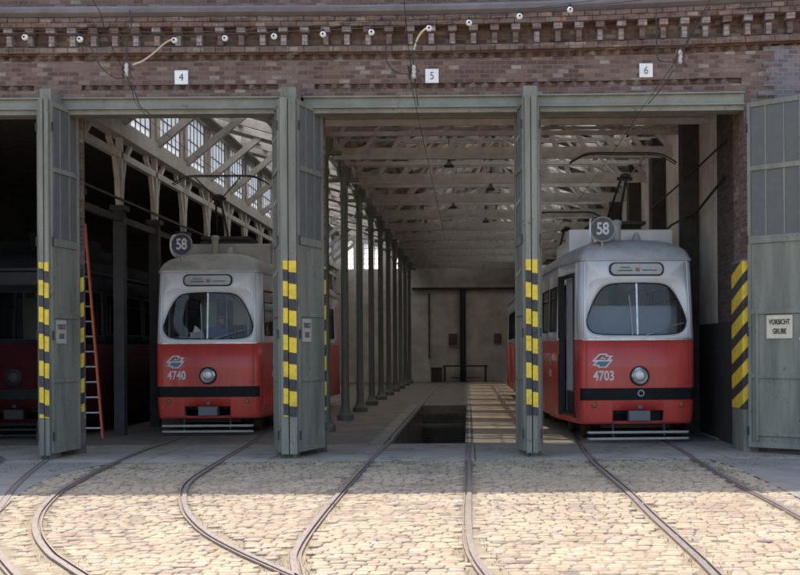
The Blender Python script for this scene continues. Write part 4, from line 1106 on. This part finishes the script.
    # --- pantograph
    if not in_shade:
        pb = MB(); y0 = 1.05 if number else 1.05
        pb.box(-.5,.5,y0+.6,y0+1.7,4.0,4.06)
        for s in (-.12,.12): pb.tube([(s-.1,y0+.9,4.04),(s*.4-.02,y0+.1,4.78)],.024,8)
        pb.tube([(-.14,y0+.1,4.78),(.14,y0+.1,4.78)],.035,8)
        pb.lathe((0,y0+.05,4.82),(0,0,1),[(.09,-.02),(.1,.02),(.05,.05)],12)
        pn = pb.build('pantograph','dark_metal',T)
        pb = MB()
        pb.tube([(-.05,y0+.1,4.78),(-.52,y0+.2,5.24)],.014,8); pb.tube([(.05,y0+.1,4.78),(.42,y0+.2,5.24)],.014,8)
        pb.build('upper_arm','aluminium' if not beige_roof else 'dark_metal',pn)
        pb = MB(); pts = catmull([(-1.0,y0+.2,5.1),(-.86,y0+.2,5.18),(-.62,y0+.2,5.27),(0,y0+.2,5.275),(.62,y0+.2,5.27),(.86,y0+.2,5.18),(1.0,y0+.2,5.1)],5)
        pb.tube(pts,.015,8); pb.tube([(p[0],p[1]+.12,p[2]-.01) for p in pts],.011,8); pb.build('collector_bow','dark_metal',pn)
    return T
mat('tram_seam', (.16,.03,.03), rough=.6)
mat('gutter_disc', (.09, .1, .11), (.06, .065, .075), .5)
S6 = P(635.5, 439, 19.4)
t6 = make_tram((2.965, 19.35, 0), math.radians(2.8), '4703', 'red and white tram numbered 4703 with route 58 disc and open door', L_=8.2, screen_panel=True)
t4 = make_tram((-5.1, 21.7, 0), math.radians(0), '4740', 'red and white tram numbered 4740 with route 58 disc and driver inside', L_=12, beige_roof=True)
# trailing section of the right tram: second car body
t7 = make_tram((2.62, 28.1, 0), math.radians(0), None, 'red and white tram body parked directly behind the tram numbered 4703', L_=12, details=False)
t3 = make_tram((-8.56, 20.9, 0), 0, None, 'tram coloured dark to stand for the shade of the leftmost bay, behind the orange ladder', L_=14, in_shade=True, details=False)

# papers on dash of the left tram
mb = MB(); mb.box(-5.47,-5.2,21.88,21.95,1.845,2.02); mb.box(-5.5,-5.18,21.86,21.87,1.845,1.93)
o = mb.build('document_folder','sign_grey'); tag(o,'pale folder of papers on the dashboard of tram 4740','folder')
mb = MB(); mb.add([(-5.43,21.93,2.0),(-5.26,21.90,2.05),(-5.22,21.95,2.0),(-5.4,21.98,2.16),(-5.425,21.935,1.995),(-5.255,21.905,2.045),(-5.215,21.955,1.995),(-5.395,21.985,2.155)],[(0,1,2,3),(7,6,5,4),(0,1,5,4),(1,2,6,5),(2,3,7,6),(3,0,4,7)])
o = mb.build('paper_sheet','sign_white'); tag(o,'white sheet of paper propped behind the windscreen of tram 4740','paper')

# ------------------------------------------------------------------ driver
def skin_chain(name, joints, edges, material, parent=None, sub=2, root=0):
    me = bpy.data.meshes.new(name); me.from_pydata([j[:3] for j in joints], edges, [])
    o = bpy.data.objects.new(name, me); C.objects.link(o)
    if parent is not None: o.parent = parent
    m = o.modifiers.new('skin','SKIN'); m.use_smooth_shade = True
    s = me.skin_vertices[0].data
    for i, j in enumerate(joints): s[i].radius = (j[3], j[3] if len(j) < 5 else j[4])
    s[root].use_root = True
    su = o.modifiers.new('sub','SUBSURF'); su.levels = sub; su.render_levels = sub
    me.materials.append(MATS[material]); return o
Dx, Dy = -5.13, 22.55
# body: seated, bent forward and to the viewer's right
J = [(Dx,Dy+.1,1.38,.15,.12),(Dx,Dy+.06,1.58,.15,.12),(Dx+.02,Dy-.02,1.82,.17,.12),(Dx+.05,Dy-.1,2.02,.15,.11),(Dx+.1,Dy-.16,2.12,.06),(Dx+.15,Dy-.22,2.2,.06),
     (Dx-.13,Dy-.08,2.03,.075),(Dx-.25,Dy-.22,1.86,.055),(Dx-.18,Dy-.42,1.9,.04),(Dx-.13,Dy-.47,1.91,.032),
     (Dx+.23,Dy-.1,2.0,.075),(Dx+.32,Dy-.22,1.84,.055),(Dx+.2,Dy-.42,1.9,.04),(Dx+.16,Dy-.46,1.91,.032),
     (Dx-.1,Dy+.1,1.36,.1),(Dx-.14,Dy-.28,1.38,.085),(Dx-.14,Dy-.3,1.02,.06),(Dx-.14,Dy-.36,.95,.05),
     (Dx+.1,Dy+.1,1.36,.1),(Dx+.14,Dy-.28,1.38,.085),(Dx+.14,Dy-.3,1.02,.06),(Dx+.14,Dy-.36,.95,.05)]
E = [(0,1),(1,2),(2,3),(3,4),(4,5),(3,6),(6,7),(7,8),(8,9),(3,10),(10,11),(11,12),(12,13),(0,14),(14,15),(15,16),(16,17),(0,18),(18,19),(19,20),(20,21)]
person = skin_chain('person', J, E, 'jacket_blue')
tag(person, 'driver in a blue jacket bending forward at the controls of tram 4740', 'person')
hc = Vector((Dx+.2, Dy-.27, 2.27))
mb = MB(); rings = []
R = Matrix.Rotation(math.radians(35), 3, 'X') @ Matrix.Rotation(math.radians(-12), 3, 'Y')
nv, nh = 14, 18; vs = []
for i in range(nv+1):
    th = PI*i/nv
    for j in range(nh):
        ph = 2*PI*j/nh; x = math.sin(th)*math.cos(ph); y = math.sin(th)*math.sin(ph); z = math.cos(th)
        rx, ry, rz = .075,.095,.12
        if z < 0: rx *= 1-.28*abs(z); ry *= 1-.1*abs(z)
        p = Vector((x*rx,y*ry,z*rz))
        if y < -.5:
            p.y -= .02*math.exp(-((x)/.18)**2-((z+.12)/.22)**2)       # nose
            p.y += .012*(math.exp(-((abs(x)-.38)/.16)**2-((z-.1)/.12)**2))  # eye sockets
            p.y -= .006*math.exp(-(x/.3)**2-((z+.5)/.1)**2)            # lips
        vs.append(hc+R@p)
mb.add(vs, [(i*nh+j,i*nh+(j+1)%nh,(i+1)*nh+(j+1)%nh,(i+1)*nh+j) for i in range(nv) for j in range(nh)])
for s in (-1,1): mb.lathe(hc+R@Vector((s*.075,.01,-.01)), R@Vector((s,0,0)), [(.02,0),(.03,.008),(.02,.016)], 10)
mb.build('head','skin',person,smooth=70)
mb = MB(); vs = []
for i in range(nv//2+2):
    th = PI*i/nv
    for j in range(nh):
        ph = 2*PI*j/nh; x = math.sin(th)*math.cos(ph); y = math.sin(th)*math.sin(ph); z = math.cos(th)
        cut = 1.0 if not (y < -.55 and z < .55) else .93
        vs.append(hc+R@Vector((x*.083*cut,y*.103*cut+.004,z*.128*cut)))
mb.add(vs, [(i*nh+j,i*nh+(j+1)%nh,(i+1)*nh+(j+1)%nh,(i+1)*nh+j) for i in range(nv//2+1) for j in range(nh)])
mb.build('hair','hair_brown',person,smooth=70)
for s, (hx_,hy_,hz_) in ((-1,(Dx-.12,Dy-.49,1.91)),(1,(Dx+.15,Dy-.48,1.91))):
    jj = [(hx_,hy_+.03,hz_,.026,.016),(hx_,hy_-.03,hz_,.034,.014)]; ee = [(0,1)]
    for f in range(4):
        a = len(jj); ox = (f-1.5)*.018; ln = (.03,.036,.034,.026)[f]
        jj += [(hx_+ox,hy_-.06,hz_-.003,.009),(hx_+ox,hy_-.06-ln,hz_-.012,.0085),(hx_+ox,hy_-.06-ln*1.4,hz_-.035,.0075)]; ee += [(1,a),(a,a+1),(a+1,a+2)]
    a = len(jj); jj += [(hx_-s*.035,hy_-.02,hz_-.008,.01),(hx_-s*.05,hy_-.05,hz_-.018,.009)]; ee += [(0,a),(a,a+1)]
    skin_chain('hand', jj, ee, 'skin', person, 1)
o = MB(); o.box(-5.35,-4.9,22.5,22.95,1.2,1.27); o.box(-5.33,-4.92,22.93,22.98,1.27,1.8); o.box(-5.17,-5.08,22.65,22.8,.9,1.2)
so_ = o.build('driver_seat','dark_metal',t4); so_.matrix_parent_inverse = Matrix.Translation((5.1,-21.7,0))

# ------------------------------------------------------------------ ladder
ld = empty('ladder', (-7.05, 21.25, 0)); tag(ld, 'orange ladder with pale rungs leaning beside the left gate', 'ladder')
a1 = P(103,438,21.2); a1.z = .0; b1 = P(85,224,21.75)
dirx = Vector((-.36,-.02,0))
for k, nm in ((0,'side_rail'),(1,'side_rail')):
    mb = MB(); mb.beam(a1+dirx*k, b1+dirx*k, .035, .07, (0,1,0)); q = mb.build(nm,'orange_paint',ld); q.matrix_parent_inverse = Matrix.Translation((7.05,-21.25,0))
for i in range(1, 15):
    t = (i*.285-.1)/4.05
    if t > .97: break
    p = a1+(b1-a1)*t; mb = MB(); mb.tube([p, p+dirx], .017, 8); q = mb.build('rung','aluminium',ld); q.matrix_parent_inverse = Matrix.Translation((7.05,-21.25,0))
# things at the back wall and right wall
wb = empty('workbench', (0,57.2,0)); tag(wb,'dark workbench against the back wall beyond the pit','workbench')
mb = MB(); mb.box(-1.3,1.0,-.35,.35,.78,.86); mb.build('tabletop','timber_dark',wb)
for x in (-1.2,.9):
    for y in (-.28,.28): mb = MB(); mb.box(x-.05,x+.05,y-.05,y+.05,0,.78); mb.build('leg','timber_dark',wb)
mb = MB(); mb.box(-.9,.6,-.25,.25,.2,.24); mb.build('shelf','timber_dark',wb)
mb = MB(); mb.box(-1.0,-.55,57.75,57.98,1.9,2.5); mb.box(-1.0,-.55,57.72,57.75,1.95,2.45); tag(mb.build('switch_box','ink_faded',bevel=.01),'dark switch box on the back wall, left of the pilaster','box')
mb = MB(); mb.box(1.35,1.75,57.8,57.98,2.0,2.5); mb.box(1.4,1.7,57.77,57.8,2.05,2.45); tag(mb.build('switch_box','ink_faded',bevel=.01),'small dark box on the back wall, right of the pilaster','box')
mb = MB(); mb.box(-1.9,-1.35,56.9,57.5,0,.7); mb.box(-1.93,-1.32,56.87,57.53,.7,.76); tag(mb.build('storage_chest','rust_metal',bevel=.01),'low brown chest on the floor beside the workbench','chest')
# lamps hanging inside
for k, (x, y) in enumerate(((-.4,24.7),(.6,28.3),(-.4,31.9),(.6,35.5))):
    l = empty('pendant_lamp',(x,y,0)); tag(l,['dark enamel lamp hanging nearest the gates over the pit','dark enamel lamp hanging over the pit, second from the gates','dark enamel lamp hanging over the pit, third from the gates','dark enamel lamp hanging over the pit, farthest in'][k],'lamp','pendant lamps in bay 5')
    mb = MB(); mb.tube([(0,0,5.85),(0,0,7.3)],.01,6); mb.build('cord','dark_metal',l)
    mb = MB(); mb.lathe((0,0,5.75),(0,0,1),[(.12,-.04),(.11,0),(.05,.06),(.03,.12),(.02,.14)],18); mb.build('lamp_shade','dark_metal',l)

# ------------------------------------------------------------------ overhead line
WD = [('contact_wire','overhead contact wire running out of bay 4',[(-5.07,50,5.3),(-5.07,22,5.3),(-4.95,17.1,5.3),(-4.6,15.2,5.3),(-4.15,12.8,5.32),(-3.9,11.5,5.35),(-3.3,6,5.4),(-2.9,-3,5.4)]),
      ('contact_wire','overhead contact wire running out of bay 5',[(-.7,50,5.3),(-.76,17.6,5.3),(-.72,14.6,5.3),(-.66,12,5.32),(-.5,6,5.4),(-.3,-3,5.4)]),
      ('contact_wire','overhead contact wire running out of bay 6',[(2.75,50,5.3),(2.72,22,5.3),(2.67,17.3,5.3),(2.66,14,5.3),(2.59,12,5.32),(2.4,6,5.4),(2.2,-3,5.4)])]
for nm, lab, pts in WD:
    mb = MB(); mb.tube(catmull(pts,5),.0045,6); tag(mb.build(nm,'dark_metal'),lab,'wire','overhead contact wires')
DW = 15.0
ls = empty('bulb_string',P(280,38,DW)); tag(ls,'wire string of white globe bulbs strung across the brick front','light string')
inv = Matrix.Translation(-P(280,38,DW))
bulbs = [(25,37.5),(80,39.5),(174.5,40.5),(225,38.5),(274,36.5),(323,34.5),(371.5,32.5),(429,28.5),(469,23),(519.5,16.5),(570,10)]
wp = [P(-120,36,DW)]+[P(a,b-4.5,DW) for a,b in bulbs]+[P(640,0,DW),P(760,-26,DW)]
mb = MB(); mb.tube(catmull(wp,4),.006,6); q = mb.build('cable','dark_metal',ls); q.matrix_parent_inverse = inv
wp2 = [P(-120,27,DW),P(0,29,DW),P(100,31,DW),P(200,32,DW),P(300,26,DW),P(400,20,DW),P(500,12,DW),P(640,-6,DW)]
mb = MB(); mb.tube(catmull(wp2,4),.005,6); q = mb.build('carrier_wire','dark_metal',ls); q.matrix_parent_inverse = inv
for a, b in bulbs:
    c = P(a,b,DW); mb = MB(); mb.lathe(c,(0,0,1),[(.012,-.038),(.03,-.03),(.042,-.005),(.04,.016),(.026,.033),(.016,.038)],16); q = mb.build('bulb','porcelain',ls,smooth=60); q.matrix_parent_inverse = inv
    mb = MB(); mb.lathe(c+Vector((0,0,.045)),(0,0,1),[(.02,0),(.02,.03)],10); mb.lathe(c+Vector((0,-.046,-.0)),(0,-1,0),[(.017,0),(.012,.004)],10); q = mb.build('bulb_cap','dark_metal',ls); q.matrix_parent_inverse = inv
# hangers with clamps
def hanger(px, py, lab, rod, loops):
    c = P(px,py,DW); h = empty('wire_hanger', c); tag(h, lab, 'wire clamp', 'wire clamps in front of the brick front')
    iv = Matrix.Translation(-c)
    def ad(mb, nm, mt, sm=None):
        q = mb.build(nm, mt, h, smooth=sm); q.matrix_parent_inverse = iv
    mb = MB()
    mb.beam(c+Vector((-.04,0,.11)),c+Vector((-.06,.02,-.08)),.025,.04,(0,1,0)); mb.beam(c+Vector((.03,0,.11)),c+Vector((.05,-.02,-.1)),.025,.035,(0,1,0))
    mb.beam(c+Vector((-.09,0,-.0)),c+Vector((-.03,0,-.13)),.02,.03,(0,1,0)); mb.beam(c+Vector((.02,0,0)),c+Vector((.1,0,-.12)),.02,.025,(0,1,0)); mb.beam(c+Vector((-.07,0,.03)),c+Vector((.07,0,.03)),.03,.03)
    ad(mb,'clamp','rust_metal')
    mb = MB(); mb.lathe(c+Vector((-.0,-.02,.0)),(0,0,1),[(.015,-.08),(.032,-.05),(.02,-.02),(.034,.01),(.02,.04),(.03,.07),(.012,.1)],14); ad(mb,'insulator','sign_grey',50)
    if rod:
        mb = MB(); mb.tube(catmull([P(a,b,DW) for a,b in rod],5),.013,8); ad(mb,'curved_rod','copper_rod',60)
    for lp in loops:
        mb = MB(); mb.tube(catmull([P(a,b,DW) for a,b in lp],6),.009,6); ad(mb,'jumper_cable','dark_metal')
hanger(127,71,'clamp with long pale curved rod, left of number plate 4',[(133,65),(143,61),(154,53),(164,44),(173,39)],[[(84,40),(92,50),(98,62),(106,72),(116,78),(123,78)],[(131,82),(136,95),(140,106),(150,114)],[(126,63),(127,45),(131,30),(130,10)]])
hanger(414,73,'clamp under a short curved rod, left of number plate 5',[(414,50),(417,40),(422,32),(429,27)],[[(386,42),(386,58),(391,68),(399,73),(409,74)],[(414,50),(413,58),(414,70),(416,90),(418,106)]])
hanger(680,58,'shiny clamp on a slanting wire, right of number plate 6',None,[[(656,4),(656.5,30),(657,56),(662,61),(674,62)],[(673,70),(664,85),(655,96),(648,104)],[(684,50),(690,38),(700,22),(712,2)]])
